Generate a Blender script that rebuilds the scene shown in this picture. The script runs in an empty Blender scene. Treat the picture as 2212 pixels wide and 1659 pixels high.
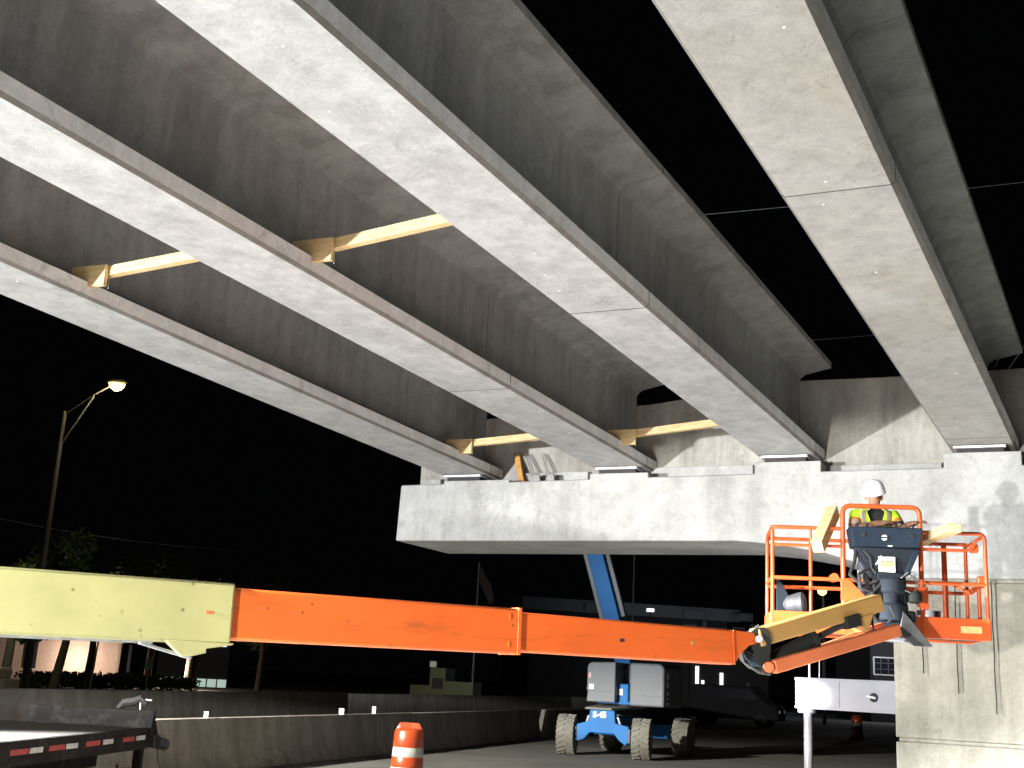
import bpy, bmesh, math, random
from mathutils import Vector, Matrix, noise
random.seed(7)
V = Vector
R = math.radians
S = bpy.context.scene
COL = S.collection

# ------------------------------------------------------------------ camera
F = 2567.0; CX, CY = 1106.0, 829.5          # focal length in pixels of a 2212 px wide print
CAM = V((0, 0, 1.67))
up = V((535., 10286., -F)).normalized()
fw = V((0, 0, -1.)); fh = (fw - up * fw.dot(up)).normalized()
rt = fh.cross(up)
RM = Matrix((rt, fh, up))                   # camera -> world
cd = bpy.data.cameras.new('camera'); cam = bpy.data.objects.new('camera', cd); COL.objects.link(cam)
cam.matrix_world = Matrix.Translation(CAM) @ RM.to_4x4()
cd.sensor_width = 36; cd.lens = 36 * F / 2212; cd.clip_end = 3000; cd.clip_start = .05
S.camera = cam
S.render.resolution_x = 1024; S.render.resolution_y = 768

def at(u, v, d):
    return CAM + RM @ (V(((u - CX) / F, -(v - CY) / F, -1.)) * d)
def ray(u, v):
    return RM @ V(((u - CX) / F, -(v - CY) / F, -1.))
def atz(u, v, z):
    r = ray(u, v); return CAM + r * ((z - CAM.z) / r.z)
# bridge frame: AX along the pier cap (to the right), NX away from the camera
AX = V((.9051, -.4252, 0)).normalized(); NX = V((-AX.y, AX.x, 0)); UP = V((0, 0, 1))
def br(a, n, z): return AX * a + NX * n + UP * z
def atn(u, v, n):
    r = ray(u, v); return CAM + r * ((n - CAM.dot(NX)) / r.dot(NX))

# ------------------------------------------------------------------ world and lamps
W = bpy.data.worlds.new('World'); S.world = W; W.use_nodes = True
bg = W.node_tree.nodes['Background']
bg.inputs[0].default_value = (.55, .62, .8, 1); bg.inputs[1].default_value = .0012
S.view_settings.view_transform = 'Standard'; S.view_settings.look = 'None'
S.view_settings.exposure = 0; S.view_settings.gamma = 1

def spot(name, loc, tgt, power, ang, blend, col, rad, scale=(1, 1, 1)):
    l = bpy.data.lights.new(name, 'SPOT'); l.energy = power; l.spot_size = R(ang); l.spot_blend = blend
    l.color = col; l.shadow_soft_size = rad
    o = bpy.data.objects.new(name, l); COL.objects.link(o); o.location = loc
    o.rotation_euler = (V(tgt) - V(loc)).to_track_quat('-Z', 'Y').to_euler(); o.scale = scale
    return o
# work lights of the night shift, plus unseen lamps added for bounce and fill
spot('work_or_fill_light', br(-15, -8, 1.4), br(-5.0, 16.5, 5.7), 42000, 78, .35, (.97, .985, 1), .22)
spot('work_or_fill_light', br(-6.6, -9, .38), br(-2.6, 19, 3.7), 24000, 34, .35, (1, .98, .94), .12, (1, .28, 1))
spot('work_or_fill_light', (-13.0, 1.0, 5.0), (-6.2, 6.0, 0), 95000, 44, .5, (.97, .985, 1), .25)  # added unseen lamp: left ground pool that bounces up to the soffits
spot('work_or_fill_light', (9.3, 9.5, 3.8), (5.2, 11.8, 0), 40000, 42, .5, (.97, .985, 1), .2)  # added unseen lamp: ground pool before the pier, for bounce
spot('work_or_fill_light', (9, -2.2, 4.2), (4.6, 1.6, 0), 42000, 42, .5, (.96, .985, 1), .2)  # added unseen lamp: right ground pool bouncing onto the girder sides
spot('work_or_fill_light', (-11.2, 8.6, 4.6), (-1.2, 11.2, 0), 115000, 40, .5, (.97, .985, 1), .2)  # added unseen lamp: ground bounce towards the far soffits
spot('work_or_fill_light', (-12, 10, 5), (-.8, 23, 0), 48000, 50, .6, (1, .95, .84), .2, (1, .42, 1))  # added unseen fill for the barriers, drum and far ground
spot('work_or_fill_light', (-9.5, 13.5, 1.3), tuple(at(1738, 1503, 23.6)), 120000, 5.5, 1., (.82, .80, 1), .08, (1, .5, 1))

# ------------------------------------------------------------------ materials
def newmat(name):
    m = bpy.data.materials.new(name); m.use_nodes = True
    nt = m.node_tree; b = nt.nodes['Principled BSDF']
    return m, nt, b
def N(nt, t, **k):
    n = nt.nodes.new(t)
    for a, v in k.items(): setattr(n, a, v)
    return n
def mixc(nt, fac, a, b, mode='MIX'):
    n = N(nt, 'ShaderNodeMix', data_type='RGBA', blend_type=mode)
    for s, v in ((0, fac), (6, a), (7, b)):
        if isinstance(v, (int, float, tuple)): n.inputs[s].default_value = v
        else: nt.links.new(v, n.inputs[s])
    return n.outputs[2]
def tex(nt, scale, detail=6, rough=.6, sc=(1, 1, 1), dist=0, kind='noise'):
    tc = N(nt, 'ShaderNodeTexCoord'); mp = N(nt, 'ShaderNodeMapping'); mp.inputs[3].default_value = sc
    nt.links.new(tc.outputs['Object'], mp.inputs[0])
    if kind == 'noise':
        n = N(nt, 'ShaderNodeTexNoise'); n.inputs['Scale'].default_value = scale
        n.inputs['Detail'].default_value = detail; n.inputs['Roughness'].default_value = rough
        n.inputs['Distortion'].default_value = dist
    else:
        n = N(nt, 'ShaderNodeTexVoronoi'); n.inputs['Scale'].default_value = scale
    nt.links.new(mp.outputs[0], n.inputs['Vector'])
    return n.outputs[0]
def ramp(nt, src, *stops):
    r = N(nt, 'ShaderNodeValToRGB'); e = r.color_ramp.elements
    while len(e) < len(stops): e.new(.5)
    for i, (p, c) in enumerate(stops):
        e[i].position = p; e[i].color = (c, c, c, 1) if not isinstance(c, tuple) else c
    nt.links.new(src, r.inputs[0]); return r.outputs[0]
def bump(nt, b, src, strength=.3, dist=.01):
    n = N(nt, 'ShaderNodeBump'); n.inputs['Strength'].default_value = strength; n.inputs['Distance'].default_value = dist
    nt.links.new(src, n.inputs['Height']); nt.links.new(n.outputs[0], b.inputs['Normal'])
def c4(c): return (*c, 1)
def concrete(name, light, dark, streak=.5, big=.55, fine=38, tint=None, pits=True):
    m, nt, b = newmat(name)
    a = ramp(nt, tex(nt, big, 8, .66, dist=.15), (.34, 0.), (.66, 1.))
    c = mixc(nt, a, c4(dark), c4(light))
    s = ramp(nt, tex(nt, 1.0, 7, .65, (2.6, 2.6, .35), .2), (.38, 0.), (.62, 1.))
    c = mixc(nt, streak, c, mixc(nt, s, c4([x * .78 for x in dark]), c4([min(1, x * 1.08) for x in light])))
    if tint:
        t = ramp(nt, tex(nt, .42, 5, .6, dist=.4), (.46, 0.), (.64, .7))
        c = mixc(nt, t, c, c4(tint))
    g = ramp(nt, tex(nt, fine, 4, .7), (.3, .80), (.7, 1.12))
    c = mixc(nt, .55, c, mixc(nt, 1., c, g, 'MULTIPLY'))
    m2 = ramp(nt, tex(nt, 5.5, 12, .75, dist=.3), (.35, .80), (.6, 1.06))
    c = mixc(nt, .7, c, mixc(nt, 1., c, m2, 'MULTIPLY'))
    # faint scars, seams of laitance and drag marks
    v = ramp(nt, tex(nt, 1.15, 9, .62, dist=.9), (.482, 1.), (.497, .66), (.506, 1.))
    vm = ramp(nt, tex(nt, .9, 4, .6), (.44, 0.), (.60, .8))
    c = mixc(nt, vm, c, mixc(nt, 1., c, v, 'MULTIPLY'))
    st = ramp(nt, tex(nt, 2.3, 6, .7, dist=.5), (.60, 1.), (.70, .74))
    c = mixc(nt, .75, c, mixc(nt, 1., c, st, 'MULTIPLY'))
    if pits:
        p = ramp(nt, tex(nt, 3.4, kind='vor'), (.0, .25), (.035, 1.))
        c = mixc(nt, .8, c, mixc(nt, 1., c, p, 'MULTIPLY'))
    nt.links.new(c, b.inputs['Base Color']); b.inputs['Roughness'].default_value = .86
    bump(nt, b, tex(nt, 22, 8, .75), .35, .012)
    return m
def paint(name, col, wear=None, rough=.42, amt=.5, scale=5, metal=0., spec=None, str_=(1, 1, 1), edge=(.62, .72)):
    m, nt, b = newmat(name)
    a = ramp(nt, tex(nt, scale * .4, 6, .6), (.35, .88), (.65, 1.08))
    c = mixc(nt, 1., c4(col), a, 'MULTIPLY')
    if wear:
        w = ramp(nt, tex(nt, scale, 9, .7, str_, .6), (edge[0], 0.), (edge[1], amt))
        c = mixc(nt, w, c, c4(wear))
    if spec:
        s = ramp(nt, tex(nt, 7.5, kind='vor'), (.0, 1.), (.07, 1.), (.12, 0.))
        s2 = ramp(nt, tex(nt, 2.1, 4, .6), (.36, 0.), (.48, 1.))
        f = mixc(nt, 1., s, s2, 'MULTIPLY'); c = mixc(nt, f, c, c4(spec))
    nt.links.new(c, b.inputs['Base Color'])
    b.inputs['Roughness'].default_value = rough; b.inputs['Metallic'].default_value = metal
    bump(nt, b, tex(nt, 14, 5, .6), .08, .006)
    return m
def plain(name, col, rough=.6, metal=0., emit=None, es=1.):
    m, nt, b = newmat(name)
    n = ramp(nt, tex(nt, 9, 6, .65), (.3, .72), (.7, 1.12))
    c = mixc(nt, 1., c4(col), n, 'MULTIPLY'); nt.links.new(c, b.inputs['Base Color'])
    b.inputs['Roughness'].default_value = rough; b.inputs['Metallic'].default_value = metal
    if emit:
        b.inputs['Emission Color'].default_value = c4(emit); b.inputs['Emission Strength'].default_value = es
    return m
def timber(name, col, dark):
    m, nt, b = newmat(name)
    w = ramp(nt, tex(nt, 3, 8, .6, (1, 1, 9), 2.), (.35, 0.), (.65, 1.))
    c = mixc(nt, w, c4(dark), c4(col))
    k = ramp(nt, tex(nt, 1.7, kind='vor'), (.0, 1.), (.05, 1.), (.09, 0.))
    c = mixc(nt, k, c, (.13, .06, .02, 1))
    nt.links.new(c, b.inputs['Base Color']); b.inputs['Roughness'].default_value = .75
    bump(nt, b, w, .2, .004); return m

M = {}
M['girder'] = concrete('girder_concrete', (.49, .495, .49), (.40, .40, .39), .5, .5, 40)
M['girder_warm'] = concrete('girder_concrete_warm', (.46, .45, .43), (.38, .37, .345), .35, .45, 40, tint=(.38, .34, .285))
M['side'] = concrete('painted_lit_bulb_concrete', (.82, .82, .82), (.70, .70, .69), .3, .7, 40)  # pale tone paints in the brightness of light on the bulb sides
M['web'] = concrete('stained_and_shaded_web_concrete', (.31, .31, .30), (.20, .198, .19), .5, .8, 34)  # real stains, darkened further to paint in shade on webs and flanges
M['joint'] = plain('joint_grime', (.10, .085, .07), .9)
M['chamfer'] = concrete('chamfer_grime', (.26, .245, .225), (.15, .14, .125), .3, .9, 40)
M['cap'] = concrete('pier_concrete', (.465, .465, .45), (.32, .32, .305), .3, .9, 30, tint=(.57, .57, .56))
M['column'] = concrete('column_concrete', (.37, .345, .285), (.27, .25, .20), .5, 1.1, 26)
M['wall'] = concrete('backwall_concrete', (.45, .43, .39), (.31, .29, .25), .6, .7, 34)
M['bearing'] = plain('bearing_rubber', (.035, .028, .03), .7)
M['plate'] = plain('bearing_plate', (.85, .87, .9), .4, .2)
M['wood'] = timber('pine_timber', (.78, .60, .34), (.62, .42, .19))
M['wood2'] = timber('orange_timber', (.75, .42, .12), (.55, .26, .06))
M['steel'] = plain('grey_steel', (.42, .43, .45), .45, .6)
M['darksteel'] = plain('dark_steel', (.045, .045, .045), .5, .3)
M['yellow'] = paint('cream_yellow_paint', (.43, .41, .18), (.26, .23, .10), .5, .5, 5, spec=(.22, .19, .08), edge=(.66, .75))
M['orange'] = paint('orange_paint', (.80, .135, .020), (.30, .085, .02), .5, .6, 1.3, str_=(.3, .3, 2.2), edge=(.55, .63), spec=(.34, .09, .03))
M['orange2'] = paint('orange_rail_paint', (.64, .10, .02), (.28, .07, .025), .42, .6, 6)
M['amber'] = paint('amber_paint', (.47, .265, .08), (.36, .26, .13), .5, .35, 3)
M['rust'] = paint('dull_orange_paint', (.62, .16, .06), (.36, .16, .09), .5, .6, 3)
M['black'] = paint('black_paint', (.018, .02, .018), (.30, .33, .29), .45, .6, 6, edge=(.70, .74))
M['slate'] = paint('slate_blue_plastic', (.016, .026, .042), (.06, .075, .09), .7, .5, 6, edge=(.68, .74))
M['dullmetal'] = plain('dull_reflector_metal', (.07, .07, .075), .6, .2)
M['slate2'] = paint('dark_slate_plastic', (.018, .023, .03), (.1, .11, .12), .5, .5, 7, edge=(.68, .74))
M['decal'] = plain('white_decal', (.82, .81, .76), .5)
M['decal_y'] = plain('yellow_decal', (.66, .55, .22), .5)
M['white'] = paint('white_helmet_plastic', (.86, .88, .9), (.2, .22, .26), .3, .6, 30, edge=(.70, .74))
M['skin'] = plain('skin', (.47, .24, .15), .6)
M['vest'] = paint('lime_vest_fabric', (.48, .80, .02), (.22, .5, .01), .8, .6, 9, edge=(.5, .62))
M['band'] = paint('grey_tan_reflective_band', (.36, .27, .19), (.2, .13, .08), .6, .5, 14)
M['sleeve'] = paint('brown_sleeve_fabric', (.15, .07, .04), (.30, .15, .09), .85, .7, 12, edge=(.5, .6))
M['band_o'] = plain('orange_band', (.55, .20, .02), .7)
M['shirt'] = plain('black_shirt', (.014, .012, .012), .9)
M['pants'] = plain('dark_trousers', (.05, .05, .07), .9)
M['blue'] = paint('blue_paint', (.002, .11, .33), (.01, .06, .13), .7, .4, 4)
M['hood'] = paint('grey_hood_plastic', (.12, .13, .145), (.075, .08, .085), .6, .5, 3)
M['tyre'] = plain('dusty_tyre', (.17, .165, .14), .95)
M['tyre_side'] = plain('tyre_side', (.03, .03, .028), .9)
M['trailer'] = paint('black_trailer_steel', (.014, .013, .012), (.05, .046, .042), .75, .7, 5, edge=(.5, .66))
M['deck'] = timber('grey_deck_boards', (.065, .06, .05), (.04, .036, .03))
M['red'] = plain('red_reflector', (.42, .05, .04), .4)
M['silver'] = plain('white_reflector', (.62, .66, .64), .4)
M['barrel'] = paint('orange_drum_plastic', (.30, .037, .007), (.18, .024, .007), .35, .5, 4)
M['barrel_b'] = plain('white_drum_band', (.32, .33, .31), .35)
M['rubber'] = plain('black_rubber', (.02, .02, .02), .8)
M['outrigger'] = paint('white_machine_paint', (.34, .34, .38), (.2, .2, .24), .35, .4, 3)
M['barrier'] = concrete('barrier_concrete', (.44, .415, .36), (.30, .28, .235), .6, .9, 30)
M['olive'] = paint('olive_paint', (.055, .075, .02), (.03, .035, .012), .6, .6, 3)
M['pole'] = plain('galvanised_pole', (.10, .105, .10), .7, .1)
M['lens'] = plain('lamp_lens', (1, .9, .6), .4, 0, (1, .76, .20), 3.4)
M['bark'] = plain('bark', (.10, .085, .06), .95)
M['leaf'] = plain('leaf_green', (.06, .10, .03), .8)
M['bwall'] = concrete('stucco_wall', (.40, .31, .25), (.34, .26, .21), .3, .3, 30, pits=False)
M['bdark'] = plain('dark_facade', (.03, .03, .032), .9)
M['van'] = paint('grey_van_paint', (.018, .018, .02), (.08, .08, .085), .4, .7, 4)
M['bgrey'] = plain('grey_facade', (.15, .16, .18), .8)
M['glassdark'] = plain('dark_window', (.02, .02, .025), .15)
M['lit'] = plain('lit_window', (.6, .7, .65), .5, 0, (.62, .85, .72), .55)
M['litwhite'] = plain('lit_shopfront', (.8, .8, .8), .5, 0, (.95, .9, 1), 1.6)
M['flag'] = plain('flag_cloth', (.22, .2, .2), .9)
M['hedge'] = plain('hedge_green', (.05, .08, .02), .9)

for k_ in ('trailer', 'slate', 'slate2', 'black', 'van'):
    M[k_].node_tree.nodes['Principled BSDF'].inputs['Specular IOR Level'].default_value = .15; M[k_].node_tree.nodes['Principled BSDF'].inputs['Roughness'].default_value = .75

# ------------------------------------------------------------------ mesh helpers
class MB:
    def __init__(s, m=None): s.v = []; s.f = []; s.mi = []; s.m = m; s.cur = 0
    def p(s, q):
        q = V(q); s.v.append(s.m @ q if s.m else q); return len(s.v) - 1
    def face(s, idx): s.f.append(idx); s.mi.append(s.cur)
    def hull8(s, P):
        i = [s.p(q) for q in P]      # bottom 4, top 4
        for f in ((3, 2, 1, 0), (4, 5, 6, 7), (0, 1, 5, 4), (1, 2, 6, 5), (2, 3, 7, 6), (3, 0, 4, 7)):
            s.face([i[k] for k in f])
    def box(s, c, d, ax=None):
        c = V(c); x, y, z = ax if ax else (V((1, 0, 0)), V((0, 1, 0)), V((0, 0, 1)))
        x, y, z = x * d[0] / 2, y * d[1] / 2, z * d[2] / 2
        s.hull8([c - x - y - z, c + x - y - z, c + x + y - z, c - x + y - z, c - x - y + z, c + x - y + z, c + x + y + z, c - x + y + z])
        return s
    def bar(s, a, b, w, h, upv=(0, 0, 1), w2=None, h2=None):
        a, b = V(a), V(b); y = (b - a).normalized(); x = y.cross(V(upv)).normalized(); z = x.cross(y)
        w2 = w if w2 is None else w2; h2 = h if h2 is None else h2
        s.hull8([a - x * w / 2 - z * h / 2, a + x * w / 2 - z * h / 2, b + x * w2 / 2 - z * h2 / 2, b - x * w2 / 2 - z * h2 / 2,
                 a - x * w / 2 + z * h / 2, a + x * w / 2 + z * h / 2, b + x * w2 / 2 + z * h2 / 2, b - x * w2 / 2 + z * h2 / 2])
        return s
    def prism(s, poly, a, b=None, off=None):
        """poly: points; extruded by vector off"""
        n = len(poly); i = [s.p(q) for q in poly]; j = [s.p(V(q) + V(off)) for q in poly]
        s.face(i[::-1]); s.face(j)
        for k in range(n): s.face([i[k], i[(k + 1) % n], j[(k + 1) % n], j[k]])
        return s
    def tube(s, pts, r, n=10, cap=True):
        pts = [V(q) for q in pts]; rs = r if isinstance(r, (list, tuple)) else [r] * len(pts)
        rings = []; prev = None
        for k, q in enumerate(pts):
            t = (pts[min(k + 1, len(pts) - 1)] - pts[max(k - 1, 0)]).normalized()
            if prev is None:
                ref = V((0, 0, 1)) if abs(t.z) < .9 else V((1, 0, 0))
                x = t.cross(ref).normalized()
            else: x = (prev - t * prev.dot(t)).normalized()
            prev = x; y = t.cross(x)
            rings.append([s.p(q + (x * math.cos(2 * math.pi * a / n) + y * math.sin(2 * math.pi * a / n)) * rs[k]) for a in range(n)])
        for k in range(len(rings) - 1):
            for a in range(n): s.face([rings[k][a], rings[k][(a + 1) % n], rings[k + 1][(a + 1) % n], rings[k + 1][a]])
        if cap: s.face(rings[0][::-1]); s.face(rings[-1])
        return s
    def lathe(s, prof, c, n=24, axis=(0, 0, 1), sx=1, sy=1):
        z = V(axis).normalized(); x = z.orthogonal().normalized(); y = z.cross(x); c = V(c); rings = []
        for r, h in prof:
            rings.append([s.p(c + z * h + x * r * sx * math.cos(2 * math.pi * a / n) + y * r * sy * math.sin(2 * math.pi * a / n)) for a in range(n)])
        for k in range(len(rings) - 1):
            for a in range(n): s.face([rings[k][a], rings[k][(a + 1) % n], rings[k + 1][(a + 1) % n], rings[k + 1][a]])
        s.face(rings[0][::-1]); s.face(rings[-1]); return s

def tag(o, label=None, cat=None, group=None, kind=None):
    for k, v in (('label', label), ('category', cat), ('group', group), ('kind', kind)):
        if v: o[k] = v
    return o
def thing(name, label, cat, loc=(0, 0, 0), group=None, rotz=0):
    o = bpy.data.objects.new(name, None); o.empty_display_size = .2; COL.objects.link(o)
    o.location = loc; o.rotation_euler = (0, 0, rotz); o['world_parts'] = 0; del o['world_parts']
    return tag(o, label, cat, group)
def base(o):
    """world-space location of the thing a part belongs to (unrotated things only)"""
    b = V((0, 0, 0))
    while o is not None: b = b + o.location; o = o.parent
    return b
def build(name, mb, mat, parent=None, bev=0, smooth=40, local=False, mats=None, seg=2):
    me = bpy.data.meshes.new(name)
    off = V((0, 0, 0)) if (parent is None or local) else base(parent)
    me.from_pydata([tuple(q - off) for q in mb.v], [], mb.f)
    for x in (mats or [mat]): me.materials.append(x)
    for i, pl in enumerate(me.polygons): pl.material_index = mb.mi[i]
    bm = bmesh.new(); bm.from_mesh(me); bmesh.ops.recalc_face_normals(bm, faces=bm.faces); bm.to_mesh(me); bm.free()
    if smooth:
        for pl in me.polygons: pl.use_smooth = True
        me.set_sharp_from_angle(angle=R(smooth))
    o = bpy.data.objects.new(name, me); COL.objects.link(o)
    if parent: o.parent = parent
    if bev:
        b = o.modifiers.new('bevel', 'BEVEL'); b.width = bev; b.segments = seg; b.limit_method = 'ANGLE'; b.angle_limit = R(35)
        b.harden_normals = False
    return o
def copy_tree(o, parent=None):
    c = o.copy(); COL.objects.link(c); c.parent = parent
    for ch in list(o.children): copy_tree(ch, c)
    return c
def text_mb(txt, size, M4, depth=.004):
    cu = bpy.data.curves.new('lettering', 'FONT'); cu.body = txt; cu.size = size; cu.extrude = depth; cu.offset = size * .04
    ob = bpy.data.objects.new('lettering', cu); dg = bpy.context.evaluated_depsgraph_get()
    COL.objects.link(ob); dg.update(); me = bpy.data.meshes.new_from_object(ob.evaluated_get(dg))
    mb = MB(); mb.v = [M4 @ v.co for v in me.vertices]; mb.f = [list(p.vertices) for p in me.polygons]; mb.mi = [0] * len(mb.f)
    bpy.data.objects.remove(ob); return mb

# ------------------------------------------------------------------ ground
def structure(name, mb, mat, smooth=0):
    o = build(name, mb, mat, smooth=smooth); tag(o, kind='structure'); return o
gm, nt, b = newmat('dusty_pavement')
a = ramp(nt, tex(nt, .35, 8, .6, dist=.8), (.35, (.15, .148, .135, 1)), (.65, (.25, .245, .225, 1)))
g = ramp(nt, tex(nt, 14, 6, .7), (.3, .75), (.7, 1.15)); a = mixc(nt, 1., a, g, 'MULTIPLY')
nt.links.new(a, b.inputs['Base Color']); b.inputs['Roughness'].default_value = .93; bump(nt, b, tex(nt, 9, 8, .7), .5, .02)
M['ground'] = gm
mb = MB(); s_ = 700
i = [mb.p(q) for q in ((-s_, -120, 0), (s_, -120, 0), (s_, 900, 0), (-s_, 900, 0))]; mb.face(i)
structure('ground', mb, M['ground'])

# ------------------------------------------------------------------ girders
SEND = 19.35
GP = {1: (-10.1555, 5.2015, .5102, -.0439), 2: (-7.2317, 5.2658, .511, -.0430),
      3: (-4.3854, 5.3802, .5141, -.0463), 4: (-1.4682, 5.4402, .5006, -.0453)}
GL = {1: 'left outermost long concrete girder with its soffit against the black sky',
      2: 'second concrete girder from the left with a stained web, resting between two timber braces',
      3: 'third concrete girder from the left with black sky beside its upper flange',
      4: 'rightmost concrete girder standing apart beyond the black gap, above the worker'}
PROF = [(.0, 0), (.445, 0), (.4825, .035), (.4825, .185), (.22, .315), (.125, .37), (.089, .46), (.089, 1.36), (.115, 1.42), (.19, 1.475), (.61, 1.565), (.61, 1.66), (0, 1.66)]
def gframe(i):
    t, z, az, el = GP[i]
    E = br(t, SEND, z); E.z = z
    g = V((math.sin(az) * math.cos(el), math.cos(az) * math.cos(el), math.sin(el)))
    w = V((math.cos(az), -math.sin(az), 0)); return E + w * .4825, g, w
def gpt(i, u, wv, k):
    """point of girder i: u to the right of its axis, wv above the soffit, k metres back from the end"""
    E, g, w = gframe(i); q = E + w * u + UP * wv
    q = q + g * ((SEND + .02 - q.dot(NX)) / g.dot(NX))      # square to the pier
    return q - g * k
joints = {1: [.45, 13.], 2: [.45, 5.3], 3: [.55, 7.5, 15.5], 4: [.55, .95, 9.7]}
LEN = 31
for gi in (1, 2, 3, 4):
    t = thing('bridge_girder', GL[gi], 'girder', gpt(gi, 0, 0, 0), 'concrete bridge girders')
    full = PROF[1:-1]; ring = full + [(-u, w) for u, w in full[::-1]]
    ch = MB()
    def seg(mb, k0, k1, inset=0, nsub=1):
        prevr = None
        for q in range(nsub + 1):
            k = k0 + (k1 - k0) * q / nsub
            r_ = [mb.p(gpt(gi, u * (1 - inset * 2.2) if inset else u, (w + inset if w < .8 else w - inset), k)) for u, w in ring]
            if prevr:
                n = len(ring)
                for a_ in range(n):
                    lo = a_ in (0, n - 2)
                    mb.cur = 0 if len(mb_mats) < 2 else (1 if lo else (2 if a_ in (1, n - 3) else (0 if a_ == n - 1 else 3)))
                    mb.face([prevr[a_], prevr[(a_ + 1) % n], r_[(a_ + 1) % n], r_[a_]])
            else: mb.cur = 0; mb.face(r_[::-1])
            prevr = r_
        mb.cur = 0; mb.face(prevr)
    mb = MB(); mb_mats = [0, 1]; js = sorted(joints[gi]); k0 = 0
    for j in js:
        seg(mb, k0, j - .005, 0, max(1, int((j - k0) / 2))); k0 = j + .005
    seg(mb, k0, LEN, 0, 8)
    gm_ = M['girder_warm'] if gi == 4 else M['girder']
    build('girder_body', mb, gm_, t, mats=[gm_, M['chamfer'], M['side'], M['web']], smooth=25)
    for j in js:
        mb = MB(); mb_mats = [0]; seg(mb, j - .008, j + .008, -.0015)
        build('joint_seal', mb, M['joint'], t, smooth=0)
    # small steel inserts and spalls on the soffit
    rnd = random.Random(40 + gi); mb = MB()
    for q in range(7):
        c = gpt(gi, rnd.uniform(-.25, .25), -.004, rnd.uniform(1.5, 17)); mb = MB(); mb.lathe([(.0, 0), (.013, .002), (.018, .008)], c, 8)
        build('form_tie', mb, M['plate'], t)

# ------------------------------------------------------------------ pier
SF = 18.75; SW = 19.40
pier = thing('bridge_pier', 'pale concrete hammerhead pier cap on a wide column under the girders', 'pier', br(2.2, 20, 0))
cb = MB()
zt = lambda a_: 5.045 + .0085 * (a_ + 10.4)          # top of the cap
aL = atn(865, 1065, SF).dot(AX); zb = atn(857, 1168, SF).z
zc = atn(1926, 1248, SF).z; aC = atn(1927, 1300, SF).dot(AX)
aR = aC + 9
prof = [(aL, zt(aL)), (aL - .03, zb)]
a0 = atn(1590, 1168, SF).dot(AX); zf = atn(1590, 1168, SF).z
prof.append((a0, zf))
for u_, v_ in ((1679, 1176), (1779, 1193), (1845, 1214), (1890, 1232)):
    q = atn(u_, v_, SF); prof.append((q.dot(AX), q.z))
prof += [(aC - .1, zc), (aR, zc), (aR, zt(aR))]
DEP = 2.05
cb.prism([br(a_, SF, z_) for a_, z_ in prof], 0, off=NX * DEP)
build('pier_cap', cb, M['cap'], pier, bev=.025)
col = MB(); fz = 1.9
gz = [0, .62 + .75, 99]
aC2 = aC + .0
def colbox(z0, z1, ins=0): col.hull8([br(aC + ins, SF + .03 + ins, z0), br(aR, SF + .03 + ins, z0), br(aR, SF + 1.85, z0), br(aC + ins, SF + 1.85, z0),
                             br(aC + ins, SF + .03 + ins, z1), br(aR, SF + .03 + ins, z1), br(aR, SF + 1.85, z1), br(aC + ins, SF + 1.85, z1)])
zg = atn(2050, 1604, SF).z; zh = atn(2180, 1305, SF).z
colbox(-.3, zg - .03); colbox(zg - .03, zg + .03, .04); colbox(zg + .03, zc - .06); colbox(zc - .06, zc, .03)
build('column', col, M['column'], pier, bev=.02)
# bearing seats
seats = [(958, 1099, 1045, 1), (1274, 1400, 1024, 2), (1630, 1773, 1003, 3), (2038, 2207, 980, 4)]
for u0, u1, v_, gi in seats:
    A0, A1 = atn(u0, v_ + 8, SF), atn(u1, v_ + 8, SF); z1 = gpt(gi, 0, 0, .35).z - .118
    mb = MB(); a0_, a1_ = A0.dot(AX), A1.dot(AX)
    mb.hull8([br(a0_, SF - .003, zt(a0_) - .06), br(a1_, SF - .003, zt(a1_) - .06), br(a1_, SW - .01, zt(a1_) - .06), br(a0_, SW - .01, zt(a0_) - .06),
              br(a0_, SF - .003, z1), br(a1_, SF - .003, z1), br(a1_, SW - .01, z1), br(a0_, SW - .01, z1)])
    build('bearing_seat', mb, M['cap'], pier, bev=.012)
    bt = thing('bridge_bearing', {1: 'dark rubber bearing pad with light plate under the left outermost girder',
        2: 'dark rubber bearing pad with light plate under the second girder from the left',
        3: 'dark rubber bearing pad with light plate under the third girder from the left',
        4: 'dark rubber bearing pad with light plate under the rightmost girder'}[gi], 'bearing', gpt(gi, 0, 0, .35), 'bearing pads on the pier')
    E_, g_, w_ = gframe(gi); c = gpt(gi, -.02, 0, .40)
    c.z = z1
    mb = MB(); mb.box(c + UP * .040, (.66, .26, .076), (AX, NX, UP)); build('rubber_pad', mb, M['bearing'], bt, bev=.004)
    mb = MB(); mb.box(c + UP * .096 - AX * .01, (.74, .36, .034), (AX, NX, UP)); build('sole_plate', mb, M['plate'], bt, bev=.003)
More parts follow.
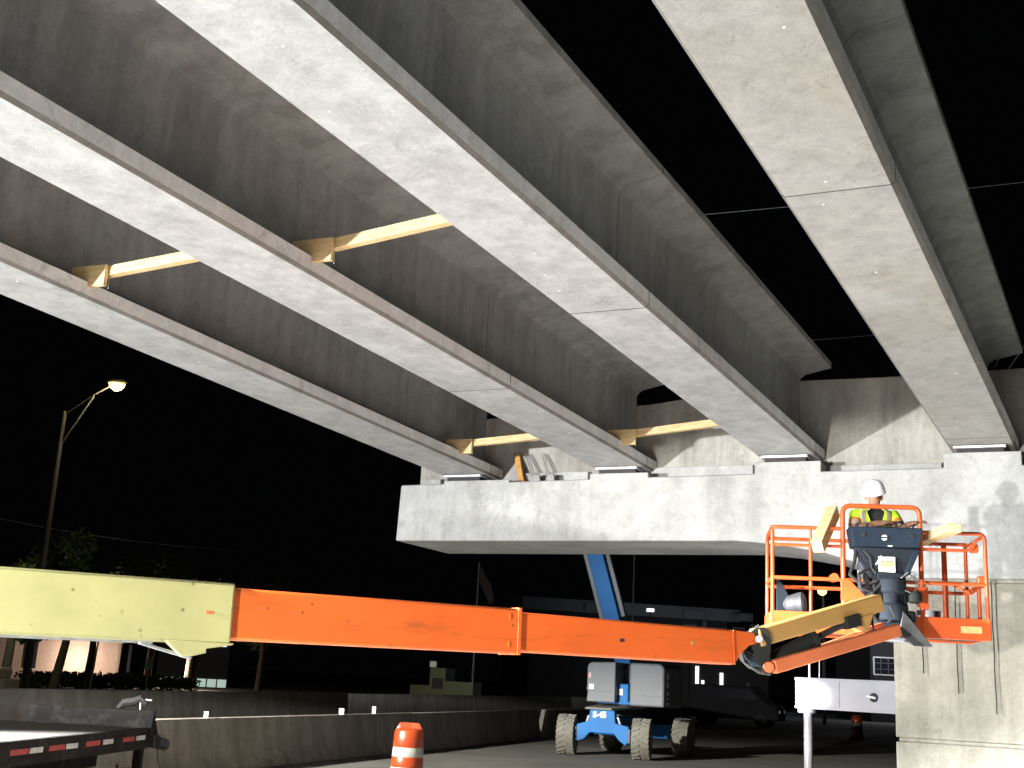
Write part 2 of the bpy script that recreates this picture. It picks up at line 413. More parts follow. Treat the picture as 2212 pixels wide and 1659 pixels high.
# back wall behind the girder ends, its top stepping up with the girders
aw0 = atn(909, 1020, SW).dot(AX)
mb = MB(); ptsw = []
wt = [(aw0, atn(1400, 868, SW).z - .22), (atn(1400, 868, SW).dot(AX), atn(1400, 868, SW).z - .05), (atn(1735, 822, SW).dot(AX), atn(1735, 822, SW).z),
      (atn(1950, 812, SW).dot(AX), atn(1950, 812, SW).z), (atn(2180, 797, SW).dot(AX), atn(2180, 797, SW).z), (aR, atn(2180, 797, SW).z + .1)]
poly = [(aR, zt(aR) - .02), (aw0, zt(aw0) - .02)] + wt
mb.prism([br(a_, SW, z_) for a_, z_ in poly], 0, off=NX * .5)
build('backwall', mb, M['wall'], pier, bev=.015)
for (u0, u1, v_) in ((1104, 1270, 1023), (1405, 1626, 1010), (1779, 2034, 1006), (2211, 2420, 990), (909, 952, 1036)):
    q0, q1 = atn(u0, v_, SW - .12), atn(u1, v_, SW - .12); a0_, a1_ = q0.dot(AX), q1.dot(AX)
    z1 = min(q0.z, zt(a0_) + .36)
    mb = MB(); mb.hull8([br(a0_, SW - .12, zt(a0_) + .035), br(a1_, SW - .12, zt(a1_) + .035), br(a1_, SW - .004, zt(a1_) + .035), br(a0_, SW - .004, zt(a0_) + .035),
                         br(a0_, SW - .12, z1), br(a1_, SW - .12, z1), br(a1_, SW - .004, z1), br(a0_, SW - .004, z1)])
    build('wall_ledge', mb, M['cap'], pier, bev=.008)
# form seams on the cap front
for u_ in (1148 - 0, 1700): 
    mb = MB(); q = atn(u_, 1100, SF); mb.box(br(q.dot(AX), SF - .001, (zt(0) + zb) / 2 + .02), (.012, .006, zt(0) - zb - .1), (AX, NX, UP)); build('form_seam', mb, M['cap'], pier)
mb = MB(); q = atn(2180, 1305, SF); mb.box(br((aC + aR) / 2 + 1.7, SF + .028, q.z), (aR - aC - 3.4, .03, .045), (AX, NX, UP))
build('form_seam', mb, M['cap'], pier)
# rebar loops on top of the wall and flanges
for q_, (u0, v0, u1, v1) in enumerate([(2159, 748, 2155, 797), (2203, 752, 2185, 796)]):
    mb = MB(); mb.tube([atn(u1 - 10, v1 + 6, 19.6), atn(u0 + 14, v0 - 10, 19.6)], .011, 6)
    build('rebar', mb, M['steel'], pier)

# hanging cables on the pier face
cabl = [(1992.5, 1262, 1995, 1455, 'shortest thin black cable hanging against the column, nearest its left edge'),
        (2062, 1262, 2071, 1499, 'middle one of the three thin black cables hanging down the pier column'),
        (2149, 1258, 2153.5, 1543, 'longest thin black cable hanging down the column, below the right end of the basket')]
for u0, v0, u1, v1, lb in cabl:
    p0 = atn(u0, v0, SF - .075); p1 = atn(u1, v1, SF - .075); p0 = V((p1.x, p1.y, p0.z + .02))
    mb = MB(); n_ = 9
    mb.tube([p0 + (p1 - p0) * (k / n_) + AX * .004 * math.sin(k * 1.7) for k in range(n_ + 1)], .009, 8)
    mb.tube([p0, p0 + NX * .12 + UP * .01], .007, 8)
    tag(build('hanging_cable', mb, M['rubber'], None), lb, 'cable', 'black cables hanging on the pier')

# ------------------------------------------------------------------ timber braces between girders
def brace(gl, gr, k, label, zup=.20, blk=.34):
    """timber from the right bulb of girder gl to the left web of girder gr, k metres back from the girder ends"""
    A = gpt(gl, .30, .30 + .0, k); B = gpt(gr, -.105, .40, k - .0)
    d = (B - A); hor = V((d.x, d.y, 0)).normalized()
    A = gpt(gl, .34, .30, k); fwd = V((-hor.y, hor.x, 0))
    t = thing('timber_brace', label, 'brace', A, 'timber braces between the girders')
    mb = MB(); mb.bar(A + hor * .10 + UP * .02, B, .10, .115); build('beam', mb, M['wood'], t, bev=.004)
    mb = MB(); mb.bar(A - hor * .12 - UP * .04 - fwd * .11, A + hor * .36 - UP * .04 - fwd * .085, .055, .25)
    build('cleat', mb, M['wood'], t, bev=.004)
    for c in (A + hor * .04 - UP * .2 - fwd * .05, A + hor * .33 - UP * .085):
        mb = MB(); mb.tube([c + UP * .06, c - UP * .085], .007, 6); build('nail', mb, M['steel'], t)
    mb = MB(); mb.bar(B - hor * .16 + UP * .05 - fwd * .06, B - hor * .0 + UP * .05 - fwd * .06, .04, .26); build('wedge', mb, M['wood'], t, bev=.004)
def kfor(gl, u, v):
    best = None
    for q in range(0, 400):
        k = q * .05; p = gpt(gl, .4825, .185, k); c = RM.transposed() @ (p - CAM); x = CX + F * c.x / -c.z
        if best is None or abs(x - u) < best[0]: best = (abs(x - u), k)
    return best[1]
brace(1, 2, kfor(1, 205, 590), 'brightest timber brace with a dark knot at its left end, between the two leftmost girders')
brace(2, 3, kfor(2, 690, 520), 'near timber brace between the second and third girders, high in the picture')
brace(1, 2, kfor(1, 1000, 950), 'far timber brace between the two leftmost girders, just above the pier cap')
brace(2, 3, kfor(2, 1350, 925), 'far timber brace between the second and third girders, near their ends')

# planks and angles leaning on the back wall
P0, P1 = atn(1128, 1057, 19.12), atn(1117, 985, 19.34)
mb = MB(); mb.bar(P0 + UP * .06, P1 + UP * .02, .10, .045, NX); tag(build('wooden_plank', mb, M['wood2'], bev=.004), 'orange plank leaning on the back wall beside the end of the leftmost girder', 'plank')
for (u0, u1, lb, dn) in ((1158, 1139, 'pair of thin steel rods standing in a dark block, right beside the orange plank', .0), (1189, 1174, 'right-hand pair of thin steel rods in a grey block on the pier cap', .02)):
    c = atn(u0, 1052, 19.05); tp = atn(u1, 981, 19.30)
    t = thing('steel_rods', lb, 'rods', V((c.x, c.y, zt(-8))))
    for dx in (-.022, .022):
        mb = MB(); mb.tube([c + AX * dx, tp + AX * dx], .009, 6); build('rod', mb, M['steel'], t)
    mb = MB(); mb.hull8([V((c.x, c.y, zt(-8) + .005)) + AX * x_ + NX * y_ for x_, y_ in ((-.09, -.05), (.09, -.05), (.09, .05), (-.09, .05))] +
                        [V((c.x, c.y, zt(-8) + .15)) + AX * x_ + NX * y_ for x_, y_ in ((-.05, -.04), (.07, -.04), (.07, .04), (-.05, .04))])
    build('foot_block', mb, M['cap'], t, bev=.006)

# overhead wires
def wire(name, pts, label, r):
    mb = MB(); n_ = 24; a_, b_ = V(pts[0]), V(pts[1]); sag = pts[2]
    mb.tube([a_.lerp(b_, k / n_) - UP * sag * 4 * (k / n_) * (1 - k / n_) for k in range(n_ + 1)], r, 6)
    tag(build(name, mb, M['steel']), label, 'wire', 'overhead wires')
wire('overhead_wire', (at(900, 512, 70), at(2500, 360, 62), .3), 'upper overhead wire crossing the black sky on both sides of the rightmost girder', .022)
wire('overhead_wire', (at(1500, 752, 75), at(2150, 700, 75), .1), 'lower overhead wire seen just above the pier between the right girders', .015)
wire('overhead_wire', (at(-200, 1075, 70), at(520, 1190, 80), .5), 'faint overhead wire passing behind the street lamp pole at left', .018)

# ------------------------------------------------------------------ orange boom lift (only its boom and basket reach the picture)
DW = 12.3
th = R(8.6)
WX = V((math.cos(th), -math.sin(th), 0)); WY = V((math.sin(th), math.cos(th), 0))
Q = at(1665, 1372, 12.58); QR = at(2141, 1381, 12.22)
zfl = QR.z; B0 = V((QR.x, QR.y, zfl)) - WX * 2.22                    # front left corner of the basket floor
def bk(x, y, z): return B0 + WX * x + WY * y + UP * z
BM = Matrix(((WX.x, WY.x, 0, B0.x), (WX.y, WY.y, 0, B0.y), (0, 0, 1, B0.z), (0, 0, 0, 1)))
lift = thing('boom_lift', 'orange and yellow boom lift reaching in from the left with a worker basket', 'boom lift', V((-9, 4.2, 0)))
# telescopic boom
b0 = at(0, 1303.5, 7.6); b1 = at(1560, 1398, 10.85); bd = (b1 - b0).normalized()
bn = bd.cross(UP).normalized()                                       # towards the viewer's side
if bn.y > 0: bn = -bn
def bp(u, v, ref=0):                                                  # point of the boom axis seen at column u
    r = ray(u, v); n_ = bn.cross(V((0, 0, 0)) + UP * 0 + bd) if 0 else None
    k = (b0 - CAM).dot(bn) / r.dot(bn); return CAM + r * k
pY0 = bp(0, 1303.5); pY1 = bp(486, 1327); pO1 = bp(1105, 1364); pI1 = bp(1568, 1398)
bdir = (pI1 - pY0).normalized()
pS = pY0 - bdir * 6.0
def boomsec(name, a, b, h, w, mat, wave=False, lip=None):
    mb = MB(); mb.bar(a, b, w, h); o = build(name, mb, mat, lift, bev=.018); return o
hY = 128 / F * (pY1 - CAM).dot(-(RM @ V((0, 0, 1)))); hO = 95 / F * (pO1 - CAM).dot(-(RM @ V((0, 0, 1)))); hI = 74 / F * (pI1 - CAM).dot(-(RM @ V((0, 0, 1))))
oy = boomsec('outer_boom', pS, pY1, hY, .34, M['yellow'])
boomsec('middle_boom', pY1 - bdir * .5, pO1, hO, .27, M['orange'])
boomsec('inner_boom', pO1 - bdir * .5, pI1, hI, .215, M['orange'])
def face_pt(p, along, zz, w): return p + bdir * along + UP * zz + bn * (w / 2)
# collars, weld seams, slots and wear marks
mb = MB(); mb.bar(pO1 - bdir * .03, pO1 + bdir * .004, .285, hO + .014); build('boom_collar', mb, M['orange'], lift, bev=.004)
mb = MB(); mb.box(face_pt(pY1, -.17, -.0, .34) + bn * .001, (.055, .004, .022), (bdir, bn, UP)); build('wear_slot', mb, M['rust'], lift)
mb = MB(); mb.box(face_pt(bp(1327, 1383), 0, 0, .215) + bn * .001, (.05, .004, .028), (bdir, bn, UP)); build('wear_slot', mb, M['rubber'], lift)
q = face_pt(bp(1479, 1388), 0, 0, .215)
mb = MB(); mb.lathe([(.022, 0), (.02, .006)], q, 14, bn); build('access_plug', mb, M['amber'], lift)
for (u_, dz) in ((1080, .11), (1080, -.11)):
    mb = MB(); mb.box(face_pt(bp(u_, 1362), 0, dz, .285), (.012, .01, .045), (bdir, bn, UP)); build('pad_bolt', mb, M['orange'], lift)
# ragged bracket under the end of the yellow boom
c0 = bp(300, 1392); 
def bpz(u, v, off=0.): 
    q = bp(u, v); return q + bn * (.17 + off)
poly = [bpz(338, 1381), bpz(487, 1389), bpz(486, 1393), bpz(428, 1401), bpz(428, 1410), bpz(400, 1416), bpz(375, 1418)]
mb = MB(); mb.prism(poly, 0, off=-bn * .05); build('boom_bracket', mb, M['yellow'], lift, bev=.006)
mb = MB(); mb.bar(bpz(290, 1388, -.06), bpz(400, 1421, -.06), .05, .02); build('bracket_strut', mb, M['steel'], lift, bev=.004)
mb = MB(); mb.bar(pS - UP * (hY / 2 + .014) - bn * .05, bp(330, 1386) - bn * .05, .10, .026); build('slide_rail', mb, M['steel'], lift)
# tapered boom head
hh = hI / 2
def bq(u, v, off): return bp(u, v) + bn * off
head = [(1566, 1361), (1622, 1368), (1622, 1389), (1600, 1395), (1583, 1413), (1569, 1435)]
mb = MB(); mb.prism([bq(u, v, .1075) for u, v in head], 0, off=-bn * .215); build('boom_head', mb, M['orange'], lift, bev=.006)
mb = MB(); mb.bar(bq(1565, 1361, .115), bq(1568, 1435, .115), .014, .012); build('weld_bead', mb, M['orange2'], lift)
# knuckle plates (a pair) and hoses below
kd = 10.95
def kpt(u, v, d=kd): return at(u, v, d)
KP = [(1622, 1366), (1634, 1357), (1652, 1356), (1662, 1366), (1666, 1385), (1664, 1420), (1672, 1446), (1668, 1456), (1652, 1456), (1645, 1444), (1630, 1412), (1620, 1385)]
vd = RM @ V((0, 0, -1))
for dd in (0, .24):
    mb = MB(); mb.prism([kpt(u, v, kd + dd) for u, v in KP], 0, off=vd * .03); build('knuckle_plate', mb, M['black'], lift, bev=.004)
mb = MB(); mb.tube([kpt(1640, 1380, kd - .03), kpt(1640, 1380, kd + .33)], .035, 14); build('pivot_pin', mb, M['steel'], lift)
mb = MB(); mb.tube([kpt(1655, 1440, kd - .03), kpt(1655, 1440, kd + .33)], .03, 14); build('pivot_pin', mb, M['steel'], lift)
for q_, pts in enumerate([[(1592, 1402), (1615, 1408), (1640, 1420), (1655, 1436)], [(1606, 1372), (1625, 1362), (1640, 1352)],
                          [(1600, 1405), (1608, 1430), (1640, 1452), (1664, 1456)], [(1598, 1404), (1602, 1424), (1618, 1440), (1650, 1448)]]):
    mb = MB(); mb.tube([kpt(u, v, kd + .1 + .03 * q_) for u, v in pts], .017, 8); build('hydraulic_hose', mb, M['rubber'], lift)
mb = MB(); mb.prism([kpt(u, v, kd + .08) for u, v in ((1603, 1404), (1650, 1430), (1656, 1444), (1625, 1440), (1612, 1425))], 0, off=vd * .12); build('head_casting', mb, M['slate2'], lift, bev=.008)
# jib: amber upper arm, dull orange lower arm, black cylinder
J0, J1 = kpt(1632, 1378, 11.0), at(1896, 1302, 11.75)
mb = MB(); mb.bar(J0, J1, .15, .165); build('jib_arm', mb, M['amber'], lift, bev=.012)
jd = (J1 - J0).normalized(); jn = jd.cross(UP).normalized(); jn = jn if jn.y < 0 else -jn; ju = jn.cross(jd); ju = ju if ju.z > 0 else -ju
def jp(t, h, o=.08): return J0 + (J1 - J0) * t + ju * h + jn * o
poly = [jp(.70, -.075), jp(.79, -.19), jp(.815, -.23), jp(.84, -.20), jp(.90, -.075)]
mb = MB(); mb.prism(poly, 0, off=-jn * .16); build('cylinder_lug', mb, M['amber'], lift, bev=.006)
L0, L1 = at(1668, 1441, 10.95), at(1938, 1361, 11.75)
mb = MB(); mb.bar(L0, L1, .11, .12); build('levelling_arm', mb, M['rust'], lift, bev=.01)
mb = MB(); mb.bar(at(1700, 1428, 11.3), at(1905, 1352, 11.95), .06, .07); build('rear_levelling_arm', mb, M['rust'], lift, bev=.008)
mb = MB(); mb.tube([kpt(1661, 1441, kd - .06), kpt(1661, 1441, kd + .22)], .05, 12); build('arm_bushing', mb, M['orange2'], lift, bev=.006)
C0, C1, C2 = at(1658, 1432, 11.1), at(1758, 1380, 11.3), at(1836, 1342, 11.5)
mb = MB(); mb.tube([C0, C1], .075, 18); mb2 = mb; build('jib_cylinder', mb, M['black'], lift, bev=.006)
mb = MB(); mb.tube([C0 + (C1 - C0) * .93, C0 + (C1 - C0) * 1.03], .09, 18); build('cylinder_gland', mb, M['black'], lift, bev=.006)
mb = MB(); mb.tube([C1, C2], .032, 12); build('cylinder_rod', mb, M['darksteel'], lift)
mb = MB(); mb.bar(C2 - jd * .10, C2 + jd * .08, .15, .12); build('rod_eye', mb, M['black'], lift, bev=.01)
mb = MB(); mb.tube([jp(.80, -.17, .05), jp(.84, -.27, .05), jp(.86, -.275, .05), jp(.885, -.22, .05), jp(.90, -.1, .05)], .010, 8); build('hydraulic_hose', mb, M['rubber'], lift)

# rotator and bracket between jib and basket
def bkv(u, v, d): return at(u, v, d)
mb = MB()
mb.lathe([(.13, -.18), (.16, -.17), (.16, -.02), (.12, 0), (.12, .10), (.145, .11), (.145, .24), (.10, .26)], bk(1.20, -.27, .30), 20)
build('rotator', mb, M['slate2'], lift, bev=.01)
mb = MB(); mb.hull8([bk(1.02, -.34, .0), bk(1.36, -.34, .0), bk(1.36, -.06, .0), bk(1.02, -.06, .0), bk(1.04, -.30, .62), bk(1.34, -.30, .62), bk(1.34, -.06, .62), bk(1.04, -.06, .62)])
build('rotator_housing', mb, M['slate2'], lift, bev=.03)
mb = MB(); mb.hull8([bk(.98, -.40, -.06), bk(1.42, -.40, -.10), bk(1.50, -.02, -.10), bk(1.02, -.02, -.06), bk(1.0, -.36, -.01), bk(1.34, -.36, -.05), bk(1.44, -.02, -.03), bk(1.02, -.02, -.01)])
build('pivot_bracket', mb, M['steel'], lift, bev=.008)
mb = MB(); mb.prism([bk(1.28, -.42, .22), bk(1.33, -.42, .17), bk(1.56, -.42, -.12), bk(1.38, -.42, -.12), bk(1.24, -.42, .0)], 0, off=WY * .05); build('link_plate', mb, M['darksteel'], lift, bev=.005)
for q_, (x_, z_, r_) in enumerate([(1.0, .33, .06), (1.24, .24, .07), (1.42, .36, .075), (1.37, .16, .06)]):
    mb = MB(); mb.lathe([(r_ * .6, -.05), (r_, -.035), (r_, .05), (r_ * .7, .07)], bk(x_, -.30, z_), 14); build('rotator_motor', mb, [M['black'], M['slate2']][q_ % 2], lift, bev=.006)
hose_sets = [[(.86, -.1, .98), (.92, -.2, .86), (1.0, -.22, .78), (1.02, -.2, .66), (1.10, -.26, .55)], [(.88, -.12, .90), (.84, -.24, .72), (.78, -.30, .58), (.90, -.34, .46), (1.05, -.33, .52)],
             [(.98, -.3, .66), (.86, -.36, .58), (.88, -.38, .44), (1.0, -.36, .40), (1.08, -.34, .48)], [(1.06, -.2, .70), (1.10, -.30, .78), (1.15, -.3, .72)],
             [(1.42, -.2, .60), (1.46, -.3, .50), (1.40, -.34, .40), (1.30, -.35, .44), (1.29, -.33, .56), (1.36, -.3, .62)], [(1.10, -.33, .30), (1.16, -.42, .26), (1.20, -.42, .16), (1.13, -.40, .10)],
             [(.94, -.2, .60), (1.0, -.36, .38), (.98, -.36, .2), (1.06, -.3, .1)]]
for q_, pts in enumerate(hose_sets):
    mb = MB(); mb.tube([bk(*p) for p in pts], [.016, .02, .018, .008, .010, .012, .022][q_], 8); build('hydraulic_hose', mb, M['decal'] if q_ in (3,) else (M['steel'] if q_ == 4 else M['rubber']), lift)

# basket
DB = .80; WB = 2.22; HR = 1.08
plat = MB(); plat.box(bk(WB / 2, DB / 2, .03), (WB, DB, .05), (WX, WY, UP)); plat = build('basket_floor', plat, M['darksteel'], lift, bev=.006)
def plate(name, x0, x1, y, z0, z1, mat, par, thick=.02):
    mb = MB(); mb.box(bk((x0 + x1) / 2, y, (z0 + z1) / 2), (x1 - x0, thick, z1 - z0), (WX, WY, UP)); return build(name, mb, mat, par, bev=.005)
plate('toe_board', 1.30, WB, -.01, -.02, .20, M['orange2'], plat)
plate('toe_board', 0, 1.00, -.01, -.02, .20, M['orange2'], plat)
plate('toe_board', 0, WB, DB, -.02, .18, M['orange2'], plat)
for x_ in (0, WB):
    mb = MB(); mb.box(bk(x_, DB / 2, .09), (.02, DB, .20), (WX, WY, UP)); build('toe_board', mb, M['orange2'], plat, bev=.004)
plate('sticker', 1.92, 2.13, -.024, .05, .12, M['decal_y'], plat, .004)
rr = .021
def rail(pts, r=rr, name='guard_rail', mat='orange2'):
    mb = MB(); mb.tube([bk(*p) for p in pts], r, 10); return build(name, mb, M[mat], plat)
def arc(p, a, b, r, n=5):
    """rounded corner at p between the directions towards a and b"""
    p, a, b = V(p), V(a), V(b); da, db = (a - p).normalized() * r, (b - p).normalized() * r
    out = []
    for k in range(n + 1):
        t_ = k / n; out.append(tuple((p + da) * (1 - t_) ** 2 + p * 2 * t_ * (1 - t_) + (p + db) * t_ ** 2))
    return out
xl, xr = .755, 1.55                                                   # raised console frame
# raised loop in front of the operator
rail([(xl, 0, .02), (xl, 0, .6)] + arc((xl, 0, 1.34), (xl, 0, .6), (xr, 0, 1.34), .09) + arc((xr, 0, 1.34), (xl, 0, 1.34), (xr, 0, .6), .09) + [(xr, 0, .6), (xr, 0, .02)], .026)
# left and right top rails with rounded hoops
rail([(xl, 0, HR + .01)] + arc((.02, 0, HR + .01), (xl, 0, HR), (.02, DB, HR), .06) + [(.02, DB - .1, HR), (.02, DB, HR - .06), (.02, DB, .1)])
rail([(.02, 0, .05), (.02, 0, HR - .02)])
rail([(xl, 0, .90), (.30, 0, .90)] + [(.20, 0, .90), (.16, 0, .93), (.15, 0, 1.0), (.15, 0, HR)][:0] + [(.10, .0, .90), (.02, .0, .90)], .017)
rail([(.42, 0, HR)] + arc((.42, 0, .90), (.42, 0, HR), (.7, 0, .90), .08)[:6] + [(.7, 0, .90)], .015)
rail([(xr, 0, HR)] + arc((WB - .02, 0, HR), (xr, 0, HR), (WB - .02, 0, .6), .07) + [(WB - .02, 0, .05)])
rail([(xr, 0, .90), (2.0, 0, .90)] + arc((2.10, 0, .91), (2.0, 0, .905), (2.10, 0, HR), .09), .018)
rail([(WB - .04, .0, HR - .03), (WB - .04, DB, HR - .05), (WB - .04, DB, .05)])
rail([(.02, 0, .55), (.95, 0, .55)]); rail([(1.33, 0, .55), (WB - .02, 0, .55)])
rail([(.02, 0, .55), (.02, DB, .55)]); rail([(WB - .03, 0, .55), (WB - .03, DB, .55)])
rail([(.02, DB, HR - .02), (WB - .02, DB, HR - .02)]); rail([(.02, DB, .52), (WB - .02, DB, .52)])
rail([(.50, DB, HR - .02), (.50, DB, .05)]); rail([(1.95, DB, HR - .02), (1.95, DB, .05)], .03)
rail([(WB - .03, .30, .56), (WB - .03, .30, .05)]); rail([(WB - .2, DB, .62), (WB - .06, .5, .5), (WB - .03, .2, .55)], .014)
for x_, sg in ((xl, 1), (xr, -1)):
    mb = MB(); y_ = -.03
    pl = [(x_ - .03 * sg, y_, .56), (x_ + .05 * sg, y_, .56), (x_ + .27 * sg, y_, .33), (x_ - .03 * sg, y_, .33)] if sg > 0 else [(x_ + .06, y_, .50), (x_ - .22, y_, .50), (x_ - .20, y_, .46), (x_ - .02, y_, .28), (x_ + .06, y_, .28)]
    mb.prism([bk(*p) for p in pl], 0, off=WY * .03); build('gusset', mb, M['orange2'], plat, bev=.004)
mb = MB(); mb.tube([bk(.66, -.02, .55 + .02), bk(.66, .12, .57)], .045, 14); build('rail_clamp', mb, M['orange2'], plat)
for (x_, z_) in ((WB - .12, .93), (WB - .06, .60)):
    mb = MB(); mb.box(bk(x_, .05, z_), (.08, .07, .09), (WX, WY, UP)); build('gate_latch', mb, M['orange2'], plat, bev=.012)

# console
zc1 = 1.085; con = MB()
con.hull8([bk(.83, -.24, .88), bk(1.50, -.24, .88), bk(1.50, .06, .88), bk(.83, .06, .88), bk(.80, -.28, 1.085), bk(1.53, -.28, 1.085), bk(1.53, .10, 1.10), bk(.80, .10, 1.10)])
con = build('control_console', con, M['slate'], lift, bev=.014)
mb = MB(); mb.hull8([bk(1.03, -.20, .58), bk(1.36, -.20, .58), bk(1.36, .02, .58), bk(1.03, .02, .58), bk(.86, -.22, .875), bk(1.49, -.22, .875), bk(1.49, .04, .875), bk(.86, .04, .875)])
build('console_funnel', mb, M['slate2'], con, bev=.012)
mb = MB(); mb.hull8([bk(1.33, -.23, .60), bk(1.385, -.23, .60), bk(1.385, -.05, .60), bk(1.33, -.05, .60), bk(1.44, -.25, .86), bk(1.50, -.25, .86), bk(1.50, -.05, .86), bk(1.44, -.05, .86)])
build('console_rib', mb, M['slate'], con, bev=.008)
mb = MB(); mb.box(bk(1.165, -.235, .70), (.17, .012, .165), (WX, WY, UP)); dc = build('document_card', mb, M['decal'], con, bev=.004)
mb = MB(); mb.box(bk(1.165, -.244, .70), (.13, .006, .055), (WX, WY, UP)); build('card_print', mb, M['decal_y'], dc)
mb = MB(); mb.box(bk(1.165, -.244, .733), (.13, .006, .008), (WX, WY, UP)); build('card_stripe', mb, M['orange2'], dc)
mb = MB(); mb.lathe([(.030, 0), (.030, .008)], bk(1.14, -.268, .975), 16, -WY); bdg = build('round_badge', mb, M['decal'], con)
mb = MB(); mb.box(bk(1.14, -.279, .975), (.062, .004, .016), (WX, WY, UP)); build('badge_bar', mb, M['rubber'], bdg)
for x_ in (.93, 1.42):
    mb = MB(); mb.box(bk(x_, -.276, 1.00), (.04, .008, .04), (WX, WY, UP)); build('latch', mb, M['rubber'], con, bev=.004)
mb = MB(); mb.box(bk(1.20, -.248, .893), (.045, .006, .014), (WX, WY, UP)); build('small_label', mb, M['decal'], con)
for x_ in (.90, 1.42):
    mb = MB(); mb.box(bk(x_, -.22, .60), (.06, .01, .085), (WX, WY, UP)); build('silver_bracket', mb, M['steel'], con, bev=.004)
for x_ in (.90, 1.0, 1.30, 1.47):
    mb = MB(); mb.lathe([(.012, 0), (.010, .03), (.018, .035), (.016, .055)], bk(x_, -.05, 1.095), 10); build('joystick', mb, M['rubber'], con)

# tools in the basket
def bthing(name, label, cat, p): return thing(name, label, cat, bk(*p))
t = bthing('lamp_shade', 'tilted silver reflector lamp standing in the left end of the basket', 'work lamp', (.22, .35, .06))
ax_ = (WX * .9 - WY * .3 + UP * .1).normalized()
mb = MB(); mb.lathe([(.03, -.10), (.09, -.05), (.115, .06), (.12, .12)], bk(.26, .35, .30), 20, ax_); build('reflector', mb, M['dullmetal'], t, bev=.003)
mb = MB(); mb.lathe([(.10, .0), (.10, .01)], bk(.26, .35, .30) + ax_ * .122, 20, ax_); build('lamp_glass', mb, M['hood'], t)
mb = MB(); mb.tube([bk(.30, .35, .24), bk(.36, .34, .06)], .014, 8); mb.tube([bk(.28, .35, .24), bk(.2, .36, .06)], .014, 8); build('stand', mb, M['rubber'], t)
mb = MB(); mb.prism([bk(.10, .55, .06), bk(.22, .55, .06), bk(.24, .55, .40), bk(.15, .55, .56), bk(.10, .55, .58)], 0, off=WY * .03)
tag(build('grey_board', mb, M['slate2'], bev=.006), 'dark grey board standing behind the reflector lamp in the basket', 'board')
t = bthing('bucket', 'small grey bucket on the basket floor right of the console', 'bucket', (1.68, .35, .06))
mb = MB(); mb.lathe([(.10, 0), (.125, .22), (.13, .225), (.118, .225), (.095, .01)], bk(1.68, .35, .06), 22); build('pail', mb, M['steel'], t)
mb = MB(); mb.tube([bk(1.56, .35, .27), bk(1.60, .33, .20), bk(1.68, .22, .16), bk(1.76, .33, .20), bk(1.80, .35, .27)], .005, 6); build('handle', mb, M['plate'], t)
# timbers laid across the basket rails
P_a, P_b = at(1766, 1182, 12.5), at(1800, 1104, 13.0)
mb = MB(); mb.bar(P_a, P_b, .12, .14); tag(build('timber_offcut', mb, M['wood'], bev=.006), 'pale timber offcut sticking up over the left basket rail', 'timber')
P_a, P_b = at(2062, 1140, 11.9), at(1952, 1182, 13.6)
mb = MB(); mb.bar(P_a, P_b, .14, .09); tag(build('timber_post', mb, M['wood'], bev=.006), 'long square timber lying over the right basket rail, pale end grain showing', 'timber')

